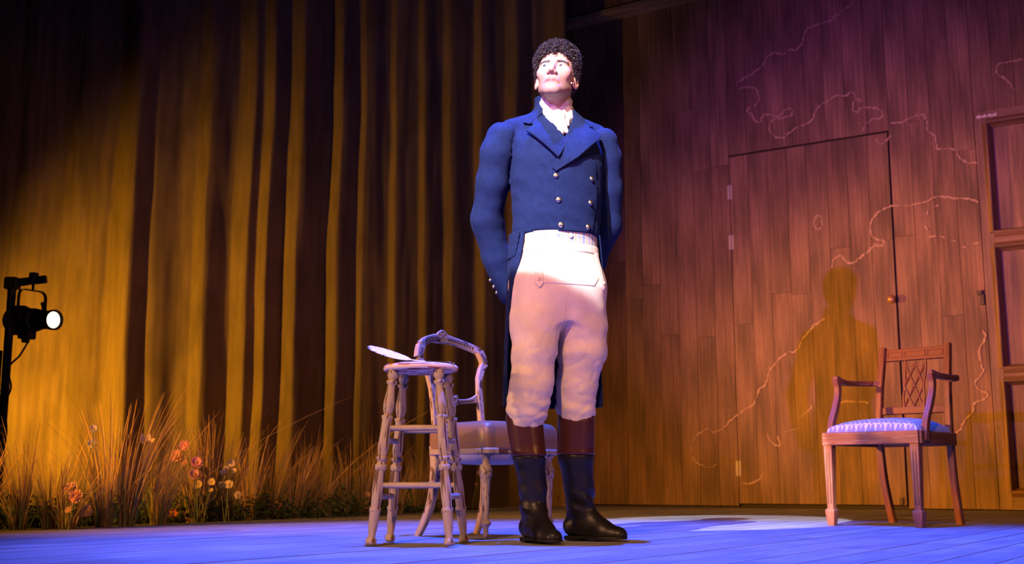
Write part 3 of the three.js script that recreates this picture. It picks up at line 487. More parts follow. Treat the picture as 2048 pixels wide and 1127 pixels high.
  for (const s of [-1, 1]) part(ac, 'splat_stile', sweep([y0, .62, y1, .72, y2, .806].map(y => P(s * (.052 + .004 * Math.sin((y - y0) * 40)), y)), () => rect(.0048, .005, .001), V(1, 0, 0)), oak);
  for (const s of [-1, 1]) part(ac, 'splat_swag', sweep(Array.from({ length: 9 }, (_, i) => P(s * lerp(.003, .05, i / 8), .79 - .016 * Math.sin(i / 8 * 3.14))), () => rect(.003, .004, .001), V(0, 1, 0)), oak);
  part(ac, 'lattice_rosette', (() => { const g = new THREE.SphereGeometry(.011, 12, 8); g.scale(1, 1, .7); g.translate(0, y1, lean(y1) + .006); return g; })(), oak);
}
// ---------- the man ----------
{
  const man = thing('person', 'man in navy tailcoat, cream breeches and top boots standing with hands behind his back', 'person');
  man.position.set(0.157, 0, -4.07);
  const PSI = D(18), cP = Math.cos(PSI), sP = Math.sin(PSI);
  const L2T = (x, y, z) => [x * cP - z * sP, y, x * sP + z * cP];
  const chainT = pts => pts.map(([x, y, z, r]) => [...L2T(x, y, z), r]);
  const wool = std({ rgb: [0.0095, 0.02, 0.08], roughness: 0.95, specularIntensity: 0.25, map: rep(woolTex, 5, 5), bumpMap: rep(weaveBump, 9, 9), bumpScale: 0.0007, sheen: 0.25, sheenRoughness: 0.5, sheenColor: new THREE.Color(0.1, 0.14, 0.35) });
  const linen = std({ rgb: [0.5, 0.475, 0.43], roughness: 0.8, bumpMap: rep(weaveBump, 12, 12), bumpScale: 0.0004 });
  const buff = std({ rgb: [0.78, 0.67, 0.54], roughness: 0.85, map: rep(clothTex, 4, 4), bumpMap: rep(weaveBump, 10, 10), bumpScale: 0.0006 });
  const brass = std({ rgb: [0.75, 0.62, 0.45], roughness: 0.28, metalness: 1 });
  const skinM = new THREE.MeshPhysicalMaterial({ color: 0xffffff, vertexColors: true, roughness: 0.62, specularIntensity: 0.6 });
  const hairM = std({ rgb: [0.022, 0.014, 0.011], roughness: 0.5, sheen: 0.2, sheenColor: new THREE.Color(0.2, 0.2, 0.3) });

  // torso cross-sections in the chest's own frame: [height, half width, half depth, centre z]
  const TT = smoothTable([[.98, .156, .11, -.005], [1.07, .158, .114, -.003], [1.12, .160, .118, 0], [1.20, .164, .125, .002], [1.30, .170, .130, .002], [1.36, .172, .124, -.004], [1.40, .165, .112, -.012], [1.44, .13, .092, -.022], [1.48, .085, .075, -.03], [1.53, .064, .064, -.032]]);
  const loft = (T, x, y, z, g = 0) => { const [, a, b, cz] = T(y), A = a + g, B = b + g, k = Math.hypot(x / A, (z - cz) / B), k2 = Math.hypot(x / (A * A), (z - cz) / (B * B)); return k2 < 1e-5 ? -B : k * (k - 1) / k2; };
  const armL = chainT([[-.188, 1.397, .035, .058], [-.209, 1.34, .034, .0575], [-.225, 1.24, .008, .0565], [-.247, 1.12, -.045, .0545], [-.212, .99, -.09, .05], [-.166, .868, -.13, .044]]);
  const armR = chainT([[.168, 1.406, -.062, .057], [.178, 1.35, -.075, .057], [.185, 1.24, -.102, .0555], [.186, 1.12, -.145, .054], [.135, 1.0, -.19, .05], [.075, .9, -.215, .044]]);
  const shL = chainT([[-.05, 1.47, -.02, .04], [-.165, 1.418, .03, .045]]), shR = chainT([[.045, 1.47, -.045, .04], [.15, 1.425, -.06, .045]]);
  const cuff = (x, y, z, c, r) => 0;
  const creases = (x, y, z) => 0.0035 * noise(x * 9, y * 26 + x * 10, z * 8) * sst(1.38, 1.2, y) + 0.002 * noise(x * 22, y * 30, z * 20);
  const sleeves = (x, y, z) => {
    const pleat = 0.0035 * Math.cos(Math.atan2(z + 0.0, x) * 14) * sst(1.36, 1.43, y);
    const wr = 0.0025 * noise(x * 6 + 3, y * 30, z * 12) * sst(1.25, 1.1, y) + 0.0015 * noise(x * 25, y * 25, z * 25);
    return Math.min(chain(x, y, z, armL, 0.02), chain(x, y, z, armR, 0.02)) + wr + pleat;
  };
  const bodyCoat = (x, y, z) => { let d = loft(TT, x, y, z); d = smin(d, smin(chain(x, y, z, shL), chain(x, y, z, shR), 0.01), 0.03); return d + creases(x, y, z); };
  const coatSmooth = (x, y, z) => { const d = loft(TT, x, y, z); return smin(d, smin(chain(x, y, z, shL), chain(x, y, z, shR), 0.01), 0.03); };
  const collarRing = (x, y, z) => { const a = .074 + (1.5 - y) * .35, b = .073 + (1.5 - y) * .35, k = Math.hypot(x / a, (z + .03) / b), d = Math.abs((k - 1) * a) - .006; return smax(smax(d, z - .012, .01), Math.max(y - (1.515 - 0.3 * Math.max(0, z + .03)), 1.43 - y), .004); };
  const Vcut = [[-.062, 1.56], [-.05, 1.46], [-.009, 1.366], [.034, 1.46], [.052, 1.56]];
  const coat0 = (x, y, z) => {
    let d = bodyCoat(x, y, z);
    if (z > -.02) d = smax(d, -Math.max(poly2(x, y, Vcut), -(d + .03), -z - .0), .004);
    d = Math.min(d, collarRing(x, y, z));
    d = smax(d, 1.047 - .012 * sst(.09, .16, Math.abs(x)) - y, .006);
    const sl = smax(sleeves(x, y, z), -loft(TT, x, y, z, -.03), .01), e = (d - sl) / .005; return smin(d, sl, .003) + (y > 1.1 ? .0045 * Math.exp(-e * e) : 0);
  };
  const uvT = (x, y, z) => [x + z * 0.7, y + z * 0.2];
  const coat = part(man, 'tailcoat', meshSDF(coat0, [-.4, .8, -.36], [.36, 1.56, .22], .0068, uvT), wool, 'navy double-breasted wool tailcoat'); coat.rotation.y = PSI;

  // panels lying on a surface: polygon seen from the front of the chest, between two offsets of the surface
  const panel = (surf, P, lo, hi, cell = .0035, zmin = -.02) => {
    const xs = P.map(p => p[0]), ys = P.map(p => p[1]);
    return meshSDF((x, y, z) => { const d = surf(x, y, z), l = typeof lo === 'function' ? lo(x, y) : lo, h = typeof hi === 'function' ? hi(x, y) : l + hi; return smax(smax(poly2(x, y, P), Math.max(d - h, l - d), .003), zmin - z, .001); },
      [Math.min(...xs) - .012, Math.min(...ys) - .012, zmin - .01], [Math.max(...xs) + .012, Math.max(...ys) + .012, .18], cell, uvT);
  };
  const segD = (x, y, a, b) => { const ex = b[0] - a[0], ey = b[1] - a[1], t = clamp(((x - a[0]) * ex + (y - a[1]) * ey) / (ex * ex + ey * ey), 0, 1); return Math.hypot(x - a[0] - ex * t, y - a[1] - ey * t); };
  part(coat, 'front_overlap', panel(bodyCoat, [[-.058, 1.27], [-.045, 1.149], [-.033, 1.046], [.03, 1.046], [.1, 1.048], [.12, 1.15], [.11, 1.3], [.02, 1.33]], -.007, .0105), wool);
  const rollL = (x, y) => segD(x, y, [-.06, 1.48], [-.012, 1.365]), rollR = (x, y) => segD(x, y, [.05, 1.5], [-.06, 1.255]);
  part(coat, 'lapel', panel(coatSmooth, [[-.066, 1.49], [-.112, 1.432], [-.11, 1.423], [-.14, 1.4], [-.1, 1.352], [-.046, 1.292], [-.02, 1.33], [-.006, 1.368]], (x, y) => -.002 + .016 * sst(0, .08, rollL(x, y)), .009, .0028), wool);
  part(coat, 'lapel', panel(coatSmooth, [[.056, 1.49], [.094, 1.436], [.1, 1.427], [.138, 1.418], [.136, 1.398], [.118, 1.376], [.087, 1.352], [.021, 1.294], [-.05, 1.246], [-.062, 1.26], [-.03, 1.325], [-.011, 1.37]], (x, y) => .001 + .018 * sst(0, .09, rollR(x, y)), .0095, .0028), wool);
  part(coat, 'collar', panel(bodyCoat, [[-.06, 1.508], [-.09, 1.488], [-.137, 1.441], [-.113, 1.431], [-.064, 1.48]], .004, .01, .0035, -.07), wool);
  part(coat, 'collar', panel(bodyCoat, [[.054, 1.508], [.082, 1.49], [.13, 1.447], [.098, 1.436], [.052, 1.476]], .002, .012, .0035, -.055), wool);
  // buttons
  const btnGeo = (() => { const g = lathe([[0, .0065], [.004, .006], [.0075, .0042], [.0095, .0018], [.0098, 0], [0, -.002]], 18); g.rotateX(Math.PI / 2); return g; })();
  const onSurf = (f, x, y, z0 = .25) => { let z = z0; for (let i = 0; i < 80; i++) { const d = f(x, y, z); if (d < .0004) break; z -= Math.max(.0005, d * .8); } return z; };
  const place = (m, f, x, y, off) => { const z = onSurf(f, x, y), e = .003, n = V(f(x + e, y, z) - f(x - e, y, z), f(x, y + e, z) - f(x, y - e, z), f(x, y, z + e) - f(x, y, z - e)).normalize(); m.position.set(x, y, z).addScaledVector(n, off); m.quaternion.setFromUnitVectors(V(0, 0, 1), n); };
  for (const [x, y] of [[-.048, 1.233], [-.037, 1.151], [-.026, 1.066], [.085, 1.235], [.081, 1.151], [.074, 1.067]]) place(part(coat, 'button', btnGeo, brass), bodyCoat, x, y, .006);
  { // cuff buttons on the outside of the left cuff
    for (const [x, y, z] of [[-.234, .91, -.095], [-.222, .888, -.103], [-.212, .868, -.112]]) { const m = part(coat, 'cuff_button', new THREE.SphereGeometry(.0065, 12, 8), brass); m.position.set(...L2T(x, y, z)); }
  }
  // tails: two cloth panels falling behind the legs
  const tail = (f0, f1, front) => {
    const TK = table([[.44, .182, .165], [.6, .178, .16], [.8, .174, .148], [.95, .169, .132], [1.055, .163, .121]]);
    const pt = (u, v, off) => {
      const y = lerp(.458, 1.052, v), [, a, b] = TK(y), A0 = f0(y), A1 = f1(y), ph = lerp(A0, A1, u), w = (1 - v) * .006 * Math.sin(ph * 9 + 1) + .003 * noise(ph * 4, y * 5, 1);
      return [(a + w + off) * Math.sin(ph), y, (b + w + off) * Math.cos(ph) - .012 + .0];
    };
    const N = 40, M = 36, o = grid(N, M, (u, v) => { const p = pt(u, v, .002); return [...p, u * .3, v * .6]; }), i = grid(N, M, (u, v) => { const p = pt(1 - u, v, -.002); return [...p, u * .3, v * .6]; });
    const ed = (fn) => grid(1, M, fn), e1 = ed((u, v) => pt(0, v, u ? .002 : -.002)), e2 = ed((u, v) => pt(1, v, u ? -.002 : .002)), e3 = grid(N, 1, (u, v) => pt(u, 0, v ? .002 : -.002));
    return merge([o, i, e1, e2, e3]);
  };
  const fr = y => D(lerp(97, 58, sst(.62, 1.06, y)));
  const vent = y => D(lerp(7, 1, sst(.45, .95, y)));
  const tailM = wool.clone(); tailM.side = THREE.DoubleSide;
  part(coat, 'coat_tail', tail(y => Math.PI + vent(y) * 0.2, y => 2 * Math.PI - fr(y), 1), tailM);
  part(coat, 'coat_tail', tail(y => fr(y), y => Math.PI - vent(y) * 1.1, -1), tailM);
  part(coat, 'hip_flap', panel((x, y, z) => loft(table([[.9, .168, .13, -.01], [1.06, .162, .118, -.005]]), x, y, z), [[-.185, 1.05], [-.151, 1.05], [-.158, 1.0], [-.164, .962], [-.19, .955]], .002, .006, .003, -.12), wool);

  // waistcoat edge and breeches
  const WT = table([[1.0, .149, .106, -.003], [1.07, .151, .109, -.003]]);
  const wc = grid(90, 4, (u, v) => { const ph = D(lerp(-110, 110, u)), y = lerp(0.996, 1.062, v), [, a, b, cz] = WT(y); return [a * Math.sin(ph), y + .004 * Math.abs(Math.sin(ph)), b * Math.cos(ph) + cz, u * 1.3, v * .5]; });
  const waist = part(man, 'waistcoat', wc, std({ rgb: [1, 1, 1], roughness: 0.8, map: plaidTex, side: THREE.DoubleSide }), 'pale plaid waistcoat hem'); waist.rotation.y = PSI;
  { const m = part(waist, 'waistcoat_button', btnGeo, std({ rgb: [0.8, 0.7, 0.6], roughness: 0.5 })); place(m, (x, y, z) => loft(WT, x, y, z), .012, 1.032, .001); m.scale.setScalar(0.95); }

  const PT = smoothTable([[.74, .1, .07, -.004], [.79, .135, .098, -.004], [.84, .154, .113, -.004], [.89, .158, .117, -.004], [.96, .153, .111, -.004], [1.03, .147, .105, -.004]]);
  const legL = chainT([[-.07, .86, .02, .088], [-.078, .74, .04, .082], [-.08, .65, .045, .073], [-.09, .53, .038, .069], [-.104, .455, .02, .068], [-.112, .4, .008, .056]]);
  const legR = chainT([[.078, .86, -.03, .09], [.086, .74, -.045, .083], [.087, .65, -.055, .082], [.072, .54, -.075, .067], [.067, .455, -.092, .063], [.071, .4, -.1, .055]]);
  const breech = (x, y, z) => {
    const p = Math.max(loft(PT, x, y, z), y - 1.03, .75 - y), l = chain(x, y, z, legL, .03), r = chain(x, y, z, legR, .03);
    let d = smin(smin(l, r, .014), p, .06);
    const low = sst(.62, .45, y);
    d += .0028 * noise(x * 9, y * 7 + 2, z * 9) + .0018 * noise(x * 20 + y * 14, y * 20, z * 20);
    d += low * (.003 * noise(x * 9 + 1, y * 42 + Math.sin(x * 30) * .8, z * 7) + .002 * noise(x * 20, y * 60, z * 20));
    const rid = 1 - Math.min(1, 5 * Math.abs(noise(x * 10 + y * 9 + 4, y * 15 - x * 9, z * 4))); d += .0035 * rid * rid * sst(.82, .6, y);
    d += .0022 * sst(.5, .46, y) * sst(.395, .42, y) * Math.sin(y * 150 + 3 * noise(x * 16, 3, z * 16) + x * 20);
    d += .004 * sst(.9, .7, y) * sst(.5, .65, y) * noise(x * 10 + y * 22, y * 12 - x * 14, 5);
    return Math.max(d, y - 1.008);
  };
  const br = part(man, 'breeches', meshSDF(breech, [-.25, .37, -.25], [.26, 1.04, .22], .0062, uvT), buff, 'cream fall-front breeches'); br.rotation.y = PSI;
  const smoothB = (x, y, z) => breech(x, y, z);
  part(br, 'waistband', panel(smoothB, [[-.145, 1.008], [-.145, .98], [0, .974], [.145, .98], [.145, 1.008]], -.007, .01, .0035), buff);
  part(br, 'fall_flap', panel(smoothB, [[-.112, .978], [-.108, .9], [-.1, .86], [.1, .86], [.128, .9], [.128, .978]], -.007, .0092, .0035), buff);
  part(br, 'placket', panel(smoothB, [[-.113, .985], [-.09, .985], [-.087, .862], [-.1, .843], [-.114, .86]], -.007, .0125, .003), buff);
  part(br, 'placket', panel(smoothB, [[.112, .985], [.132, .985], [.15, .862], [.14, .846], [.126, .862]], -.007, .0125, .003), buff);
  for (const [x, y] of [[-.101, .875], [.138, .876]]) { const m = part(br, 'fall_button', btnGeo, buff); place(m, smoothB, x, y, .005); m.scale.setScalar(.7); }
  part(br, 'front_seam', panel(smoothB, [[.0035, .9], [.0075, .9], [-.012, .72], [-.016, .72]], -.006, .0075, .0022), buff);

  // boots
  const leather = std({ rgb: [0.008, 0.008, 0.008], roughness: 0.4, bumpMap: rep(leatherBump, 6, 6), bumpScale: 0.0005, specularIntensity: 0.45 });
  const topLeather = std({ rgb: [0.045, 0.012, 0.005], roughness: 0.34, specularIntensity: 0.6, bumpMap: rep(leatherBump, 6, 6), bumpScale: 0.0004, clearcoat: 0.2, clearcoatRoughness: 0.3 });
  function boot(shaft, heel, toe, name, topPlane, cuffY, label) {
    const dx = toe[0] - heel[0], dz = toe[1] - heel[1], len = Math.hypot(dx, dz), ux = dx / len, uz = dz / len;
    const P = (t, y, s = 0, r = 0) => [heel[0] + ux * t * len - uz * s, y, heel[1] + uz * t * len + ux * s, r];
    const footD = (x, y, z) => {
      const a = ((x - heel[0]) * ux + (z - heel[1]) * uz) / len, s = -(x - heel[0]) * uz + (z - heel[1]) * ux;
      let d = chain(x, y, z, [P(.13, .05, 0, .037), P(.35, .042, .0, .036), P(.62, .026, .004, .037), P(.86, .02, .002, .03)], .02);
      d = smin(d, cone(x, y, z, P(.22, .12), P(.56, .045), .04, .03), .03);
      return smax(d, .012 - y, .006);
    };
    const shaftD = (x, y, z) => chain(x, y, z, shaft, .012) + .0022 * noise(x * 12, y * 9, z * 12) + .011 * sst(.26, .1, y) * noise(x * 16 + y * 22, y * 30, z * 16 + 2);
    const all = (x, y, z) => smin(shaftD(x, y, z), footD(x, y, z), .02);
    const lo = [Math.min(heel[0], toe[0]) - .09, 0, Math.min(heel[1], toe[1]) - .09], hi = [Math.max(heel[0], toe[0]) + .07, .36, Math.max(heel[1], toe[1]) + .09];
    for (const s of shaft) { lo[0] = Math.min(lo[0], s[0] - .08); hi[0] = Math.max(hi[0], s[0] + .08); lo[2] = Math.min(lo[2], s[2] - .09); hi[2] = Math.max(hi[2], s[2] + .09); }
    const b = part(man, name, meshSDF((x, y, z) => smax(all(x, y, z), y - cuffY(x) - .004, .003), lo, hi, .0055, (x, y, z) => [x + z, y]), leather, label);
    const lo2 = [lo[0], .25, lo[2]], hi2 = [hi[0], .47, hi[2]];
    part(b, 'boot_top', meshSDF((x, y, z) => smax(smax(shaftD(x, y, z) - .0035, cuffY(x) - y, .003), y - topPlane(x, z), .003), lo2, hi2, .0055, (x, y, z) => [x + z, y]), topLeather, 'polished brown leather boot top');
    const sole = (t0, t1, g, y0, y1) => meshSDF((x, y, z) => { const a = clamp(((x - heel[0]) * ux + (z - heel[1]) * uz) / len, t0, t1); return smax(Math.max(footD(x, Math.max(.03, .03), z) - g, ((x - heel[0]) * ux + (z - heel[1]) * uz) / len - t1), Math.max(y - y1, y0 - y), .002); }, [lo[0], -.006, lo[2]], [hi[0], .04, hi[2]], .005);
    part(b, 'sole', sole(0, 1.2, .0025, .008, .017), leather);
    part(b, 'heel', sole(0, .3, .002, .0015, .012), leather);
    return b;
  }
  boot([[-.116, .425, .0, .061], [-.1, .285, .0, .0535], [-.086, .18, -.01, .0465], [-.08, .09, -.018, .042]], [-.112, -.075], [-.006, .165], 'boot', (x, z) => .418 - (x + .115) * .19, x => .286, 'his right riding boot pointing forward');
  boot([[.069, .425, -.1, .0625], [.066, .285, -.11, .061], [.078, .18, -.125, .052], [.083, .09, -.135, .044]], [.03, -.165], [.238, -.055], 'boot_001', (x, z) => .417 - .02 * Math.cos((x - .069) * 22) + .018, x => .293, 'his left riding boot turned outward');

  // head, neck, chest and hands: one skin
  const HS = .91, HC = V(0, 1.615, .02), HE = new THREE.Euler(D(-18), D(-10), D(-3), 'YXZ'), HM = new THREE.Matrix4().makeRotationFromEuler(HE), HI = HM.clone().transpose(), he = HI.elements;
  const toH = (x, y, z) => { x = (x - HC.x) / HS; y = (y - HC.y) / HS; z = (z - HC.z) / HS; return [he[0] * x + he[4] * y + he[8] * z, he[1] * x + he[5] * y + he[9] * z, he[2] * x + he[6] * y + he[10] * z]; };
  const faceH = (X, y, z) => {
    const x = Math.abs(X);
    let d = ell(x, y, z, [0, .036, -.014], [.0755, .094, .097]);
    d = smin(d, ell(x, y, z, [0, -.026, .026], [.056, .082, .066]), .03);
    d = smin(d, cone(x, y, z, [.047, -.05, -.002], [.016, -.097, .068], .016, .018), .028);
    d = smin(d, ell(x, y, z, [0, -.1, .074], [.021, .016, .017]), .016);
    d = smin(d, sph(x, y, z, [.045, -.012, .056], .021), .022);
    d = smin(d, cone(x, y, z, [.0, .029, .083], [.042, .031, .066], .011, .0105), .014);
    d = smax(d, -ell(x, y, z, [.0325, .008, .099], [.021, .0145, .02]), .013);
    d = smin(d, cone(x, y, z, [0, .02, .083], [0, -.03, .108], .0075, .0115), .011);
    d = smin(d, ell(x, y, z, [.0125, -.036, .096], [.0085, .0075, .0105]), .007);
    d = smax(d, -ell(x, y, z, [.0066, -.046, .101], [.0042, .006, .0065]), .002);
    d = smin(d, ell(x, y, z, [0, -.066, .078], [.026, .018, .0145]), .012);
    d = smin(d, cone(x, y, z, [.004, -.0635, .0905], [.021, -.0685, .079], .0041, .0025), .004);
    d = smin(d, cone(x, y, z, [0, -.0745, .0885], [.018, -.0705, .0795], .005, .0027), .004);
    d = smax(d, -cone(x, y, z, [0, -.069, .0965], [.022, -.0698, .0835], .0021, .0016), .002);
    d = smax(d, -cone(x, y, z, [0, -.048, .1035], [0, -.058, .0985], .0025, .003), .004);
    // eyelids
    const lid = smax(sph(x, y, z, [.0318, .0075, .0702], .0146), -(Math.max(Math.abs(y - .0066 + (x - .0318) * (x - .0318) * 9) - .0042, Math.abs(x - .0318) - .0128)), .0015);
    d = smin(d, lid, .0035);
    // ears
    const ex = x - .0745, ey = y + .008, ez = z + .012, er = ell(ex + ez * .35, ey + ez * .15, ez, [.003, 0, 0], [.0085, .031, .0185]);
    const bowl = ell(ex + ez * .35, ey, ez, [.0125, .003, .001], [.007, .02, .0105]);
    d = smin(d, smax(er, -bowl, .004), .006);
    return d;
  };
  const neckD = (x, y, z) => smin(cone(x, y, z, [0, 1.4, -.03], [0, 1.6, -.012], .056, .052), cone(x, y, z, [0, 1.52, .012], [-.003, 1.56, .03], .03, .03), .02);
  const headD = (x, y, z) => { const [a, b, c] = toH(x, y, z); return smin(faceH(a, b, c) * HS, neckD(x, y, z), .02); };
  const headG = meshSDF(headD, [-.1, 1.44, -.125], [.1, 1.765, .15], .0026);
  const skin = (a, b, c) => { // skin, lips, stubble, ear tint in head coordinates
    const n = noise(a * 60, b * 60, c * 60) * .06 + noise(a * 300, b * 300, c * 300) * .08;
    let R = .37, G = .205, B = .155;
    const ax = Math.abs(a), lip = (1 - sst(.0, .004, Math.max(0, Math.hypot(ax * .28, (b + .0695) * 1.0) - .0066))) * (c > .07 ? 1 : 0);
    const st = (sst(-.028, -.06, b) * sst(-.035, .0, c) * (1 - sst(-.035, -.03, b) * (1 - 0)) ) * (1 - lip) * (ax < .03 && b > -.05 && b < -.03 ? .5 : 1) * (.42 + .5 * noise(a * 420, b * 420, c * 420));
    R = lerp(R, .22, lip); G = lerp(G, .075, lip); B = lerp(B, .07, lip);
    R = lerp(R, .1, clamp(st, 0, .75)); G = lerp(G, .075, clamp(st, 0, .75)); B = lerp(B, .07, clamp(st, 0, .75));
    const ch = Math.exp(-Math.pow(Math.hypot(ax - .042, b + .02) / .022, 2)) * (c > .02 ? .3 : 0); G *= 1 - .2 * ch; B *= 1 - .2 * ch;
    return [R * (1 + n), G * (1 + n), B * (1 + n)];
  };
  const paint = (g, f) => { const p = g.attributes.position, c = []; for (let i = 0; i < p.count; i++) c.push(...f(p.getX(i), p.getY(i), p.getZ(i))); g.setAttribute('color', new THREE.Float32BufferAttribute(c, 3)); return g; };
  paint(headG, (x, y, z) => skin(...toH(x, y, z)));
  const parts = [headG];
  for (const s of [-1, 1]) { // eyeballs looking up to the left
    const gz = V(-.3, .12, 1).normalize(), g = new THREE.SphereGeometry(.0128, 48, 36); paint(g, (x, y, z) => { const k = (x * gz.x + y * gz.y + z * gz.z) / .0128; return k > .965 ? [.005, .004, .004] : k > .86 ? [.025, .015, .01] : k > .84 ? [.015, .01, .008] : [.5, .46, .44]; });
    g.translate(s * .0318, .0068, .0702); g.scale(HS, HS, HS); g.applyMatrix4(HM); g.translate(HC.x, HC.y, HC.z); parts.push(g);
  }
  const bodyD = (x, y, z) => { const [a, b, c] = L2T(x, y, z); let d = loft(TT, a, b, c, -.03); d = smax(d, 1.05 - y, .02); d = smin(d, cone(x, y, z, [0, 1.4, -.03], [0, 1.5, -.02], .055, .05), .03); return Math.min(d, chain(a, b, c, armL, .02) + .022, chain(a, b, c, armR, .02) + .022); };
  const trunk = meshSDF(bodyD, [-.3, .84, -.3], [.28, 1.52, .14], .013); paint(trunk, () => [.37, .205, .155]); parts.push(trunk);
  const fin = (rows) => (x, y, z) => chain(x, y, z, rows, .006);
  const handL = [], handR = []; // his right hand clasps the left wrist behind the back
  const mkHand = (W, dir, side, nrm, curl) => { // wrist, finger direction, side axis, palm normal
    const at = (f, s, n) => [W[0] + dir[0] * f + side[0] * s + nrm[0] * n, W[1] + dir[1] * f + side[1] * s + nrm[1] * n, W[2] + dir[2] * f + side[2] * s + nrm[2] * n];
    const R = [[...at(-.02, 0, 0), .024], [...at(.03, 0, 0), .024]], fs = [[.03, .9], [.01, 1], [-.011, .96], [-.031, .78]].map(([s, l]) => [[...at(.06, s * .8, 0), .0115], [...at(.085, s, .002), .0098], [...at(.085 + .032 * l * Math.cos(curl), s, .032 * l * Math.sin(curl)), .009], [...at(.085 + .05 * l * Math.cos(curl), s, .03 * l + .034 * l * Math.sin(curl)), .0078]]);
    const th = [[...at(.015, .025, .004), .012], [...at(.045, .048, .012), .0105], [...at(.07, .052, .026), .0088]];
    const palm = [-.022, -.008, .008, .022].map(s => [[...at(.01, s * .8, 0), .0135], [...at(.08, s, 0), .012]]);
    return (x, y, z) => { let d = fin(R)(x, y, z); for (const p of palm) d = smin(d, fin(p)(x, y, z), .012); for (const f of fs) d = smin(d, fin(f)(x, y, z), .003); return smin(d, fin(th)(x, y, z), .006); };
  };
  const hL = mkHand([-.125, .85, -.185], [.85, -.3, -.4], [.3, .94, -.1], [.5, -.05, .86], .5), hR = mkHand([.062, .885, -.222], [-.7, -.66, -.1], [-.62, .72, .1], [.05, .1, 1], .8);
  const hg = meshSDF((x, y, z) => Math.min(hL(x, y, z), hR(x, y, z)), [-.2, .74, -.32], [.12, .94, -.1], .0033); paint(hg, (x, y, z) => { const n = 1 + .06 * noise(x * 60, y * 60, z * 60); return [.37 * n, .205 * n, .155 * n]; }); parts.push(hg);
  for (const p of parts) p.deleteAttribute('uv');
  const flat = parts.map(p => p.index ? p.toNonIndexed() : p);
  part(man, 'body', mergeGeometries(flat), skinM);

  // hair: a dense cap with many separate curls
  const fromH = (a, b, c) => V(a * HS, b * HS, c * HS).applyMatrix4(HM).add(HC);
  const hairy = (a, b, c) => { // > 0 where hair grows, on the skull (head coordinates)
    const ax = Math.abs(a), front = .068 - .1 * Math.max(0, ax - .03) - (ax > .055 ? (ax - .055) * 2.4 : 0) + .006 * noise(a * 70, 2, 5);
    const side = lerp(-.078, .008, sst(-.05, .012, c));
    return b - lerp(side, front, sst(.012, .04, c));
  };
  const vol = (b, c, nz) => .005 + .026 * sst(.02, .11, b) * sst(-.7, .3, nz);
  const capD = (x, y, z) => { const [a, b, c] = toH(x, y, z), hy = hairy(a, b, c), e = ell(a, b, c, [0, .038, -.016], [.0775, .096, .099]) - .001 - (vol(b, c, c / .1) - .008) * sst(0, .03, hy) + .008 * noise(a * 46, b * 46, c * 46) + .005 * noise(a * 100, b * 100, c * 100); return smax(e, -hy * .7 + .004, .008) * HS; };
  const hair = part(man, 'hair', meshSDF(capD, [-.125, 1.5, -.15], [.125, 1.82, .16], .004), std({ rgb: [0.014, 0.009, 0.007], roughness: 0.95, specularIntensity: 0.2 }), 'short dark curly hair');
  const curls = [];
  for (let i = 0; i < 2600; i++) {
    const yy = 1 - 2 * (i + .5) / 2600, rad = Math.sqrt(1 - yy * yy), th = i * 2.399963, n = V(rad * Math.cos(th), yy, rad * Math.sin(th));
    const b0 = .038 + n.y * .096, c0 = -.016 + n.z * .099, hy = hairy(n.x * .0775, b0, c0);
    if (hy < (c0 > .03 ? rr(-.014, .006) : rr(-.004, .004))) continue;
    const lift = vol(b0, c0, n.z) * (.55 + .5 * sst(0, .03, hy)) + rr(-.003, .004), a = n.x * (.0775 + lift), b = .038 + n.y * (.096 + lift), c = -.016 + n.z * (.099 + lift);
    const t1 = V(rr(-1, 1), rr(-1, 1), rr(-1, 1)).cross(n).normalize(), t2 = n.clone().cross(t1), R = rr(.0028, .0085), turns = rr(.8, 1.9), ht = rr(.006, .02), ph = rnd() * 6.28, N = 16;
    const ax = n.clone().multiplyScalar(rr(.2, 1)).addScaledVector(t1, rr(-1, 1)).addScaledVector(t2, rr(-1, 1)).normalize(), b1 = V(.3, .9, .2).cross(ax).normalize(), b2 = ax.clone().cross(b1);
    const pts = []; for (let k = 0; k <= N; k++) { const t = k / N, an = ph + t * turns * 6.283, r = R * (1 - .4 * t); pts.push(V(a, b, c).addScaledVector(ax, ht * (t - .3)).addScaledVector(b1, r * Math.cos(an)).addScaledVector(b2, r * Math.sin(an)).multiplyScalar(HS).applyMatrix4(HM).add(HC)); }
    curls.push(sweep(pts, t => circ(.0017 * (1 - .55 * t), 4), V(.3, .5, .8), true));
  }
  part(hair, 'curls', merge(curls), hairM);
  for (const s of [-1, 1]) { // brows and short whiskers before the ears
    const brow = [];
    for (let k = 0; k < 90; k++) { const t = k / 89, x = lerp(.014, .049, t), y = .0215 + .0045 * Math.sin(t * 2.2) - .001 * t + rr(-.003, .003); let z = .12; for (let q = 0; q < 60 && faceH(x, y, z) > .0004; q++) z -= Math.max(.0004, faceH(x, y, z) * .8); const p0 = fromH(s * x, y, z), p1 = fromH(s * (x + .007), y + .0028 - .004 * t, z + .0018 - .004 * t); brow.push(sweep([p0, p0.clone().lerp(p1, .5).add(V(0, .0004, .0008)), p1], q => circ(.0008 * (1 - .6 * q), 4), V(.2, .6, .7))); }
    part(hair, 'eyebrow', merge(brow), hairM);
  }
  { // small microphone at the cheek
    const p = fromH(.068, -.04, .03); const mic = part(man, 'face_microphone', merge([tube([[p.x, p.y, p.z], [p.x + .008, p.y + .004, p.z - .012], [p.x + .013, p.y + .02, p.z - .03]], .0014, 10, 6), (() => { const g = new THREE.SphereGeometry(.0032, 10, 8); g.translate(p.x, p.y, p.z); return g; })()]), std({ rgb: [0.55, 0.4, 0.32], roughness: 0.4 }));
  }

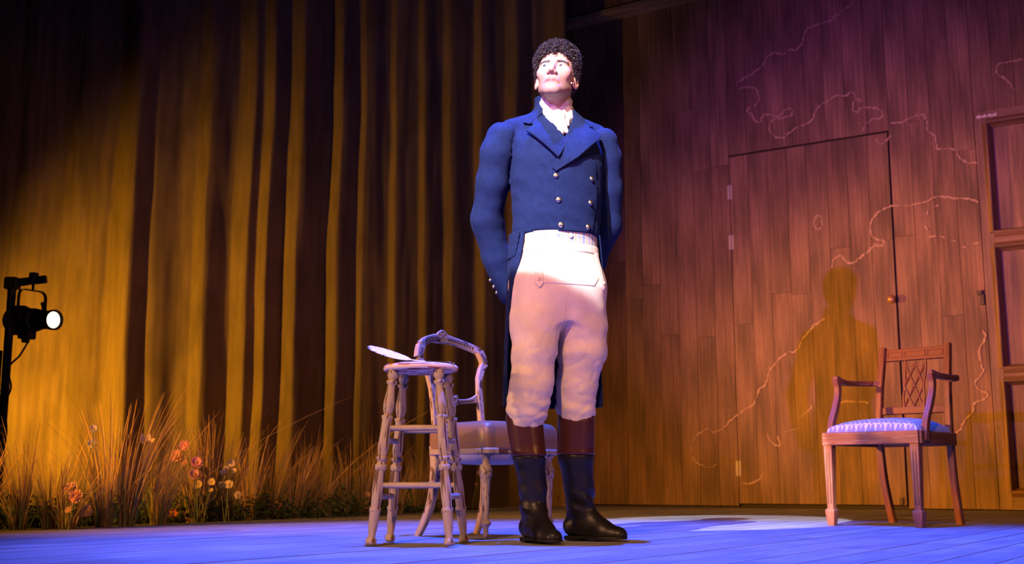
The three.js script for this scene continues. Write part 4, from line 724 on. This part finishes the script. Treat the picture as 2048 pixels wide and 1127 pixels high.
  // neckcloth
  const bandD = (x, y, z) => {
    const ph = Math.atan2(x, z + .022), front = Math.exp(-Math.pow(ph / .5, 2)), top = 1.556 - .05 * front - .02 * sst(1.6, 3, Math.abs(ph)), r = .0645 + (1.5 - y) * .12 + .0016 * Math.sin((y - .012 * ph) * 230 + ph) + .0025 * noise(ph * 3, y * 60, 1);
    const k = Math.hypot(x, z + .022); return smax(Math.abs(k - r) - .0042, Math.max(y - top, 1.42 - y), .004);
  };
  const frill = (x, y, z) => {
    let d = chain(x, y, z, [[.01, 1.474, .052, .018], [-.006, 1.44, .075, .017], [-.012, 1.4, .092, .012], [-.006, 1.365, .1, .006]], .014);
    d = smin(d, chain(x, y, z, [[-.012, 1.478, .05, .016], [.012, 1.442, .07, .015], [.014, 1.405, .088, .01]], .014), .008);
    d = smin(d, chain(x, y, z, [[-.05, 1.49, .02, .014], [-.03, 1.45, .055, .014], [-.012, 1.41, .078, .01]], .02), .012);
    d = smin(d, chain(x, y, z, [[.046, 1.49, .02, .014], [.03, 1.45, .05, .014], [.012, 1.42, .075, .01]], .02), .012);
    d = smin(d, ell(x, y, z, [.006, 1.468, .068], [.014, .012, .012]), .004);
    return d + .0042 * Math.sin(x * 230 + y * 80 + 4 * noise(x * 30, y * 30, 0)) * .8 + .002 * noise(x * 50, y * 30, z * 50);
  };
  const crav = part(man, 'cravat', meshSDF((x, y, z) => smin(bandD(x, y, z), frill(x, y, z), .006), [-.1, 1.34, -.11], [.1, 1.575, .13], .0034, uvT), linen, 'white linen neckcloth'); crav.rotation.y = D(10);
}
// ---------- planting along the stage edge ----------
const toWorld = (w, s) => V(w * Math.cos(-STAGE) + s * Math.sin(-STAGE), 0, w * Math.sin(-STAGE) - s * Math.cos(-STAGE)); // stage coordinates to the world
const straw = [[0.36, 0.23, 0.09], [0.28, 0.17, 0.06], [0.42, 0.28, 0.12], [0.22, 0.16, 0.055]].map(rgb => std({ rgb, roughness: 0.8, side: THREE.DoubleSide, transmission: 0 }));
const greenBlade = std({ rgb: [0.1, 0.16, 0.04], roughness: 0.7, side: THREE.DoubleSide });
function blades(n, h, spread, lean, wide = 0.0022) {
  const pos = [], idx = [], uv = [];
  for (let i = 0; i < n; i++) {
    const a = rnd() * 6.283, r0 = Math.sqrt(rnd()) * 0.035, hh = h * rr(0.55, 1.05), out = spread * rr(0.15, 1) * hh, w = wide * rr(0.6, 1.2), droop = rnd() < 0.25 ? rr(0.15, 0.5) : rr(0, 0.12), fa = rnd() * 6.283;
    const fx = Math.cos(fa), fz = Math.sin(fa), b0 = pos.length / 3, N = 6;
    for (let k = 0; k <= N; k++) {
      const t = k / N, o = r0 + out * Math.pow(t, 1.6), y = hh * (t - droop * Math.pow(t, 3)), x = Math.cos(a) * o + lean * t * t * hh, z = Math.sin(a) * o, ww = w * (1 - 0.85 * t * t) * (t > 0.7 && rnd() < 0.5 ? 1.3 : 1);
      pos.push(x - fx * ww, y, z - fz * ww, x + fx * ww, y, z + fz * ww); uv.push(0, t, 1, t);
      if (k) { const q = b0 + k * 2; idx.push(q - 2, q - 1, q + 1, q - 2, q + 1, q); }
    }
  }
  const g = new THREE.BufferGeometry(); g.setAttribute('position', new THREE.Float32BufferAttribute(pos, 3)); g.setAttribute('uv', new THREE.Float32BufferAttribute(uv, 2)); g.setIndex(idx); g.computeVertexNormals(); return g;
}
// tufts: [world x, depth, height, number of blades, spread, lean]
const TUFTS = [[-2.22, 5.05, .44, 80, .35, .1], [-2.12, 5.2, .5, 90, .3, -.1], [-2.02, 5.3, .42, 80, .4, 0], [-1.93, 5.25, .36, 70, .5, .15], [-1.86, 5.5, .62, 120, .32, -.12], [-1.77, 5.55, .66, 150, .3, .12], [-1.7, 5.8, .55, 90, .3, .25], [-1.62, 6.15, .58, 100, .3, -.2], [-1.6, 6.3, .62, 110, .22, -.1], [-1.52, 6.4, .5, 110, .3, .1], [-1.46, 6.7, .5, 110, .3, 0], [-1.36, 6.85, .52, 100, .3, .15], [-1.25, 6.95, .46, 100, .25, .1], [-1.2, 7.1, .58, 90, .25, .05], [-1.12, 7.2, .42, 80, .3, 0], [-1.02, 7.35, .46, 90, .25, -.1], [-.92, 7.45, .45, 80, .3, .1], [-.86, 7.55, .6, 90, .13, .03], [-.74, 7.75, .45, 80, .28, 0], [-.62, 8.05, .5, 80, .25, .05], [-.52, 8.3, .45, 70, .25, .05]];
TUFTS.forEach(([x, d, h, n, sp, ln], i) => {
  const g = thing('grass_tuft', 'dry straw-coloured grass tuft at the stage edge, ' + fromLeft(i), 'tuft', 'dry grass tufts along the stage edge'); g.position.set(x, -0.03, -d);
  part(g, 'blades', blades(Math.round(n * 0.7), h, sp, ln, 0.0018), straw[i % 4]);
  part(g, 'wisps', blades(14, h * 1.15, 1.1, ln, 0.0014), straw[(i + 1) % 4]);
  part(g, 'plumes', blades(Math.round(n * 0.22), h * 1.08, sp * 0.9, ln, 0.0024), straw[(i + 2) % 4]);
  part(g, 'base_leaves', blades(22, h * 0.5, 0.7, 0, 0.003), greenBlade);
});
// low dark ground cover: too many leaves to count
{
  const n = 6500, leaf = new THREE.BufferGeometry();
  leaf.setAttribute('position', new THREE.Float32BufferAttribute([0, 0, 0, -.007, .002, .012, .007, .002, .012, 0, -.003, .028], 3)); leaf.setAttribute('uv', new THREE.Float32BufferAttribute([0, 0, 0, 1, 1, 0, 1, 1], 2)); leaf.setIndex([0, 1, 2, 1, 3, 2]); leaf.computeVertexNormals();
  const im = new THREE.InstancedMesh(leaf, std({ rgb: [0.045, 0.075, 0.03], roughness: 0.6, side: THREE.DoubleSide }), n), m = new THREE.Matrix4(), q = new THREE.Quaternion(), e = new THREE.Euler();
  for (let i = 0; i < n; i++) {
    const s = rr(3.1, 6.9), edge = s < 5.4 ? -4.66 : -4.66 - (s - 5.4) * 0.16, w = edge - 0.03 - Math.pow(rnd(), 1.5) * 0.55, p = toWorld(w, s), hm = 0.07 + 0.17 * Math.max(0, noise(s * 2.2, w * 3, 4) + 0.3);
    e.set(rr(-1.2, 0.6), rnd() * 6.283, rr(-.5, .5)); q.setFromEuler(e); m.compose(V(p.x, -0.02 + rnd() * hm, p.z), q, V(1, 1, 1).multiplyScalar(rr(0.7, 1.5))); im.setMatrixAt(i, m);
  }
  im.name = 'ground_cover'; scene.add(tag(im, 'low dark green leafy ground cover under the grasses', 'ground cover', null, 'stuff'));
}
// flowers
const stemMat = std({ rgb: [0.1, 0.12, 0.05], roughness: 0.8 });
const petalMats = { pink: std({ rgb: [0.48, 0.22, 0.21], roughness: 0.7, side: THREE.DoubleSide }), rose: std({ rgb: [0.52, 0.2, 0.32], roughness: 0.7, side: THREE.DoubleSide }), dusty: std({ rgb: [0.5, 0.3, 0.34], roughness: 0.8, side: THREE.DoubleSide }), pale: std({ rgb: [0.5, 0.4, 0.38], roughness: 0.7, side: THREE.DoubleSide }), cream: std({ rgb: [0.34, 0.27, 0.15], roughness: 0.7, side: THREE.DoubleSide }), grey: std({ rgb: [0.4, 0.4, 0.46], roughness: 0.8, side: THREE.DoubleSide }), tan: std({ rgb: [0.5, 0.3, 0.16], roughness: 0.85, side: THREE.DoubleSide }), rust: std({ rgb: [0.42, 0.14, 0.05], roughness: 0.85, side: THREE.DoubleSide }) };
const petalGeo = (l, w, cup) => grid(4, 5, (a, b) => { const t = b, ww = w * Math.sin(Math.min(1, t * 1.02) * 2.75 + 0.25), x = (a * 2 - 1) * ww; return [x, cup * l * t * t + 0.15 * ww * Math.pow(a * 2 - 1, 2), l * t]; });
// [kind, world x, height, depth, head radius, petals, layers, turn to side, label]
const centre = std({ rgb: [0.3, 0.16, 0.04], roughness: 0.9 });
function flower(name, mat, x, y, d, r, n, layers, tiltX, tiltZ, label, cup = 0.15) {
  const f = thing(name, label, 'flower', 'artificial flowers along the stage edge'); f.position.set(x, -0.03, -d); r *= 1.1;
  const bx = rr(-.06, .06), H = y + 0.03;
  part(f, 'stem', tube([[bx, 0, rr(-.03, .03)], [bx * 0.7, H * .4, 0], [bx * .2, H * .8, 0.01], [0, H, 0]], 0.0022, 12, 6), stemMat);
  const head = new THREE.Group(); head.name = 'flower_head'; head.position.set(0, H, 0); head.rotation.set(tiltX, 0, tiltZ); f.add(head);
  for (let q = 0; q < layers; q++) { const pg = petalGeo(r * (1 - q * 0.27), r * (layers > 1 ? 0.2 : 0.62 / Math.sqrt(n / 4)), cup + q * 0.35); for (let k = 0; k < n; k++) { const m = part(head, 'petal', pg, mat); m.rotation.y = (k + q * 0.5) / n * 6.28318 + rr(-.08, .08); m.rotation.x = rr(-.15, .15); } }
  part(head, 'flower_centre', (() => { const g = new THREE.SphereGeometry(r * 0.24, 10, 6); g.scale(1, 0.6, 1); g.translate(0, r * 0.08, 0); return g; })(), centre);
}
for (const [nm, k, x, y, d, r, n, ly, tx, tz, lab, cup] of [
  ['daisy_flower','grey',-1.912,0.44,5.45,0.02,9,2,1.04,-0.42,'small grey-blue flower high in the tall grass tuft',0.15],
  ['daisy_flower','grey',-1.917,0.372,5.45,0.022,9,2,1.14,-0.38,'grey-mauve flower just below the high grey-blue flower',0.15],
  ['poppy_flower','pale',-1.75,0.382,5.7,0.034,6,1,0.60,-0.45,'pale pink poppy-like flower standing alone before the dark curtain gap',0.9],
  ['zinnia_flower','pink',-1.695,0.331,6.05,0.032,16,2,1.14,0.23,'salmon pink flower, leftmost of the pink cluster',0.15],
  ['zinnia_flower','rose',-1.671,0.385,6.1,0.026,14,2,1.38,0.11,'dull rose flower, topmost of the pink cluster',0.15],
  ['zinnia_flower','pink',-1.656,0.298,6.05,0.018,10,2,1.03,-0.07,'small pink flower between the two large ones of the pink cluster',0.15],
  ['zinnia_flower','rose',-1.593,0.298,6.05,0.031,16,2,1.07,-0.36,'bright rose flower, rightmost of the pink cluster',0.15],
  ['zinnia_flower','pink',-1.587,0.238,6.0,0.03,16,2,0.96,-0.33,'salmon flower, lowest of the pink cluster',0.15],
  ['daisy_flower','cream',-1.591,0.189,6.1,0.02,9,1,1.46,0.16,'dim cream daisy just below the pink cluster',0.15],
  ['daisy_flower','cream',-1.538,0.201,6.15,0.02,9,1,1.38,0.14,'cream daisy, leftmost of the row of three',0.15],
  ['daisy_flower','cream',-1.498,0.186,6.2,0.018,9,1,1.02,-0.25,'cream daisy, middle of the row of three',0.15],
  ['daisy_flower','cream',-1.46,0.189,6.2,0.023,10,1,1.28,0.09,'cream daisy, largest and rightmost of the row of three',0.15],
  ['daisy_flower','cream',-1.4,0.136,6.15,0.02,9,1,1.41,0.20,'lowest cream daisy, right of the row of three',0.15],
  ['daisy_flower','cream',-1.526,0.161,6.1,0.012,8,1,0.95,-0.02,'tiny daisy under the row of three',0.15],
  ['daisy_flower','pale',-1.474,0.297,6.3,0.018,9,1,1.30,-0.10,'pale daisy, topmost of the small upper daisies',0.15],
  ['daisy_flower','pale',-1.505,0.25,6.25,0.016,9,1,1.01,-0.12,'pale daisy, leftmost of the small upper daisies',0.15],
  ['daisy_flower','pale',-1.46,0.258,6.3,0.015,9,1,0.95,0.25,'pale daisy, rightmost of the small upper daisies',0.15],
  ['daisy_flower','pale',-1.5,0.274,6.3,0.012,8,1,1.42,-0.06,'tiny pale daisy in the middle of the upper daisies',0.15],
  ['zinnia_flower','dusty',-1.925,0.173,5.25,0.03,16,3,1.08,0.23,'dusty mauve double flower near the left end of the planting',0.15],
  ['zinnia_flower','pink',-1.883,0.139,5.2,0.03,16,3,1.24,0.21,'salmon double flower touching the dusty mauve one',0.15],
  ['thistle_flower','tan',-1.871,0.075,5.3,0.028,20,2,1.41,-0.09,'round tan dried flower low at the left',0.15],
  ['thistle_flower','tan',-1.91,0.084,5.2,0.018,12,2,1.15,-0.02,'small brown dried flower low at the far left',0.15],
  ['thistle_flower','rust',-1.688,0.047,6.0,0.024,7,1,1.16,-0.37,'rust-coloured leafy bloom at the stage edge',0.15],
  ['thistle_flower','rust',-1.307,0.072,6.75,0.024,7,1,1.08,0.15,'rust-coloured bloom in the middle of the grasses',0.15],
  ['thistle_flower','tan',-0.876,0.127,7.3,0.018,10,2,0.93,-0.46,'tan dried flower beside the stool legs',0.15],
  ['zinnia_flower','pink',-0.257,0.27,9.2,0.016,8,2,1.28,-0.28,'orange-pink flower seen between the chair legs, upper one',0.15],
  ['zinnia_flower','pink',-0.272,0.183,9.2,0.013,8,2,1.22,-0.12,'orange-pink flower seen between the chair legs, lower one',0.15]]) flower(nm, petalMats[k], x, y, d, r, n, ly, tx, tz, lab, cup);
// ---------- stage lighting fixtures ----------
const blackMetal = std({ rgb: [0.02, 0.02, 0.02], roughness: 0.55, metalness: 0.3 });
function spotlight(pos, to, label, glow, hang) {
  const f = thing('stage_spotlight', label, 'stage light', 'black theatre spotlights'); f.position.set(...pos);
  const dir = V(...to).sub(V(...pos)).normalize();
  f.quaternion.setFromUnitVectors(V(0, 0, 1), V(dir.x, 0, dir.z).normalize());
  const pitch = -Math.asin(dir.y), put = (o, g) => { g.rotateX(pitch); return g; };
  // the lens sits at the origin, the body runs back along -z
  const tubeZ = (pts, n = 28) => { const g = lathe(pts.map(([r, z]) => [r, z]), n); g.rotateX(Math.PI / 2); return g; };
  part(f, 'barrel', put(0, tubeZ([[.066, .0], [.085, .02], [.085, -.02], [.078, -.03], [.078, -.16], [.086, -.165], [.086, -.2], [.07, -.21], [0, -.21]])), blackMetal);
  part(f, 'lamp_body', put(0, merge([tubeZ([[0, -.2], [.095, -.2], [.1, -.22], [.1, -.34], [.115, -.36], [.12, -.45], [.1, -.5], [.06, -.53], [0, -.53]]), ...[-.37, -.4, -.43, -.46].map(z => { const g = new THREE.TorusGeometry(.12, .006, 6, 28); g.translate(0, 0, z); return g; }), box(-.05, .05, -.16, -.09, -.36, -.24, .01), box(-.03, .03, -.19, -.15, -.33, -.29, .008)])), blackMetal);
  for (const s of [-1, 1]) part(f, 'shutter_handle', put(0, box(s * .11 - .012, s * .11 + .012, -.01, .01, -.3, -.28, .003)), blackMetal);
  part(f, 'focus_knob', put(0, merge([bar([0, .08, -.14], [0, .135, -.14], .012), box(-.016, .016, .12, .15, -.156, -.124, .004)])), blackMetal);
  part(f, 'lens', put(0, tubeZ([[0, .022], [.03, .02], [.055, .01], [.068, -.004], [.068, -.012], [0, -.012]])), new THREE.MeshStandardMaterial({ color: 0x332211, roughness: 0.2, emissive: new THREE.Color().setRGB(...glow), emissiveIntensity: 1 }));
  const yk = curve([[-.135, 0, -.27], [-.137, .15, -.27], [-.13, .235, -.27], [-.1, .262, -.27], [0, .265, -.27], [.1, .262, -.27], [.13, .235, -.27], [.137, .15, -.27], [.135, 0, -.27]], 40);
  part(f, 'yoke', sweep(yk, () => rect(.014, .0045), V(0, 0, 1)), blackMetal);
  part(f, 'clamp', merge([bar([0, .265, -.27], [0, .345, -.27], .011), box(-.03, .03, .34, .42, -.3, -.24, .01), bar([.03, .36, -.27], [.075, .36, -.27], .008)]), blackMetal);
  return f;
}
{
  // the lit lamp at the left: turned to the stage, hung from a short arm on an upright pole
  const pos = [-2.92, 1.218, -7.48], to = [0.6, 1.0, -5.6];
  spotlight(pos, to, 'black stage spotlight with glowing lens at the left by the curtain', [9, 6, 3.2]).scale.setScalar(0.77);
  addLight({ at: [pos[0] + 0.02, pos[1], pos[2] + 0.02], to, color: [1, 0.72, 0.42], cd: 5, angle: 22, pen: 0.6, rad: 3 });
  const st = thing('lighting_stand', 'black upright lighting pole with a short side arm', 'stand'); st.position.set(-3.24, -0.03, -7.58); st.scale.setScalar(0.785);
  part(st, 'pole', bar([0, 0.0, 0], [0, 1.93, 0], .034, 14), blackMetal);
  part(st, 'pole', bar([-.06, 0.0, .02], [-.06, 1.35, .02], .026, 12), blackMetal);
  part(st, 'side_arm', bar([-.04, 1.905, .02], [.27, 1.95, -.02], .034, 14), blackMetal);
  part(st, 'arm_clamp', box(-.055, .055, 1.86, 1.96, -.05, .05, .012), blackMetal);
  part(st, 'base', lathe([[0, .04], [.05, .04], [.06, .03], [.24, .022], [.25, 0], [0, 0]], 28), blackMetal);
  const cb = thing('power_cable', 'thin black cable looping down the lighting pole', 'cable'); cb.position.set(-3.24, -0.03, -7.55); cb.scale.setScalar(0.785);
  part(cb, 'cable', tube([[.2, 1.42, .05], [.14, 1.3, .06], [.06, 1.2, .07], [.09, 1.05, .06], [.05, .9, .06], [.08, .7, .06], [.05, .4, .06], [.05, .02, .06]], .008, 60, 6), blackMetal);
}
// fixtures out of view that make the light on the stage
for (const k in STAGE_LIGHTS) {
  const L = STAGE_LIGHTS[k];
  const f = spotlight(L.at, L.to, 'black theatre spotlight out of view, ' + L.look, L.color.map(c => c * 2));
  const c = V(0, .4, -.27).applyQuaternion(f.quaternion).add(f.position);
  if (L.mount === 'bar') {
    const b = thing('lighting_bar', 'horizontal black lighting bar carrying the ' + L.look, 'lighting bar'); part(b, 'pipe', bar([c.x - 1.2, c.y, c.z], [c.x + 1.2, c.y, c.z], .024, 12), blackMetal);
  } else {
    const b = thing('lighting_boom', 'black upright boom carrying the ' + L.look, 'stand'), g0 = k === 'violet' ? -0.85 : -0.03;
    part(b, 'pole', bar([c.x, g0, c.z], [c.x, c.y + .06, c.z], .024, 12), blackMetal); const bs = part(b, 'base', lathe([[0, .04], [.05, .04], [.24, .02], [.25, 0], [0, 0]], 24), blackMetal); bs.position.set(c.x, g0, c.z);
  }
}
shadows(scene);
renderer.render(scene, camera);
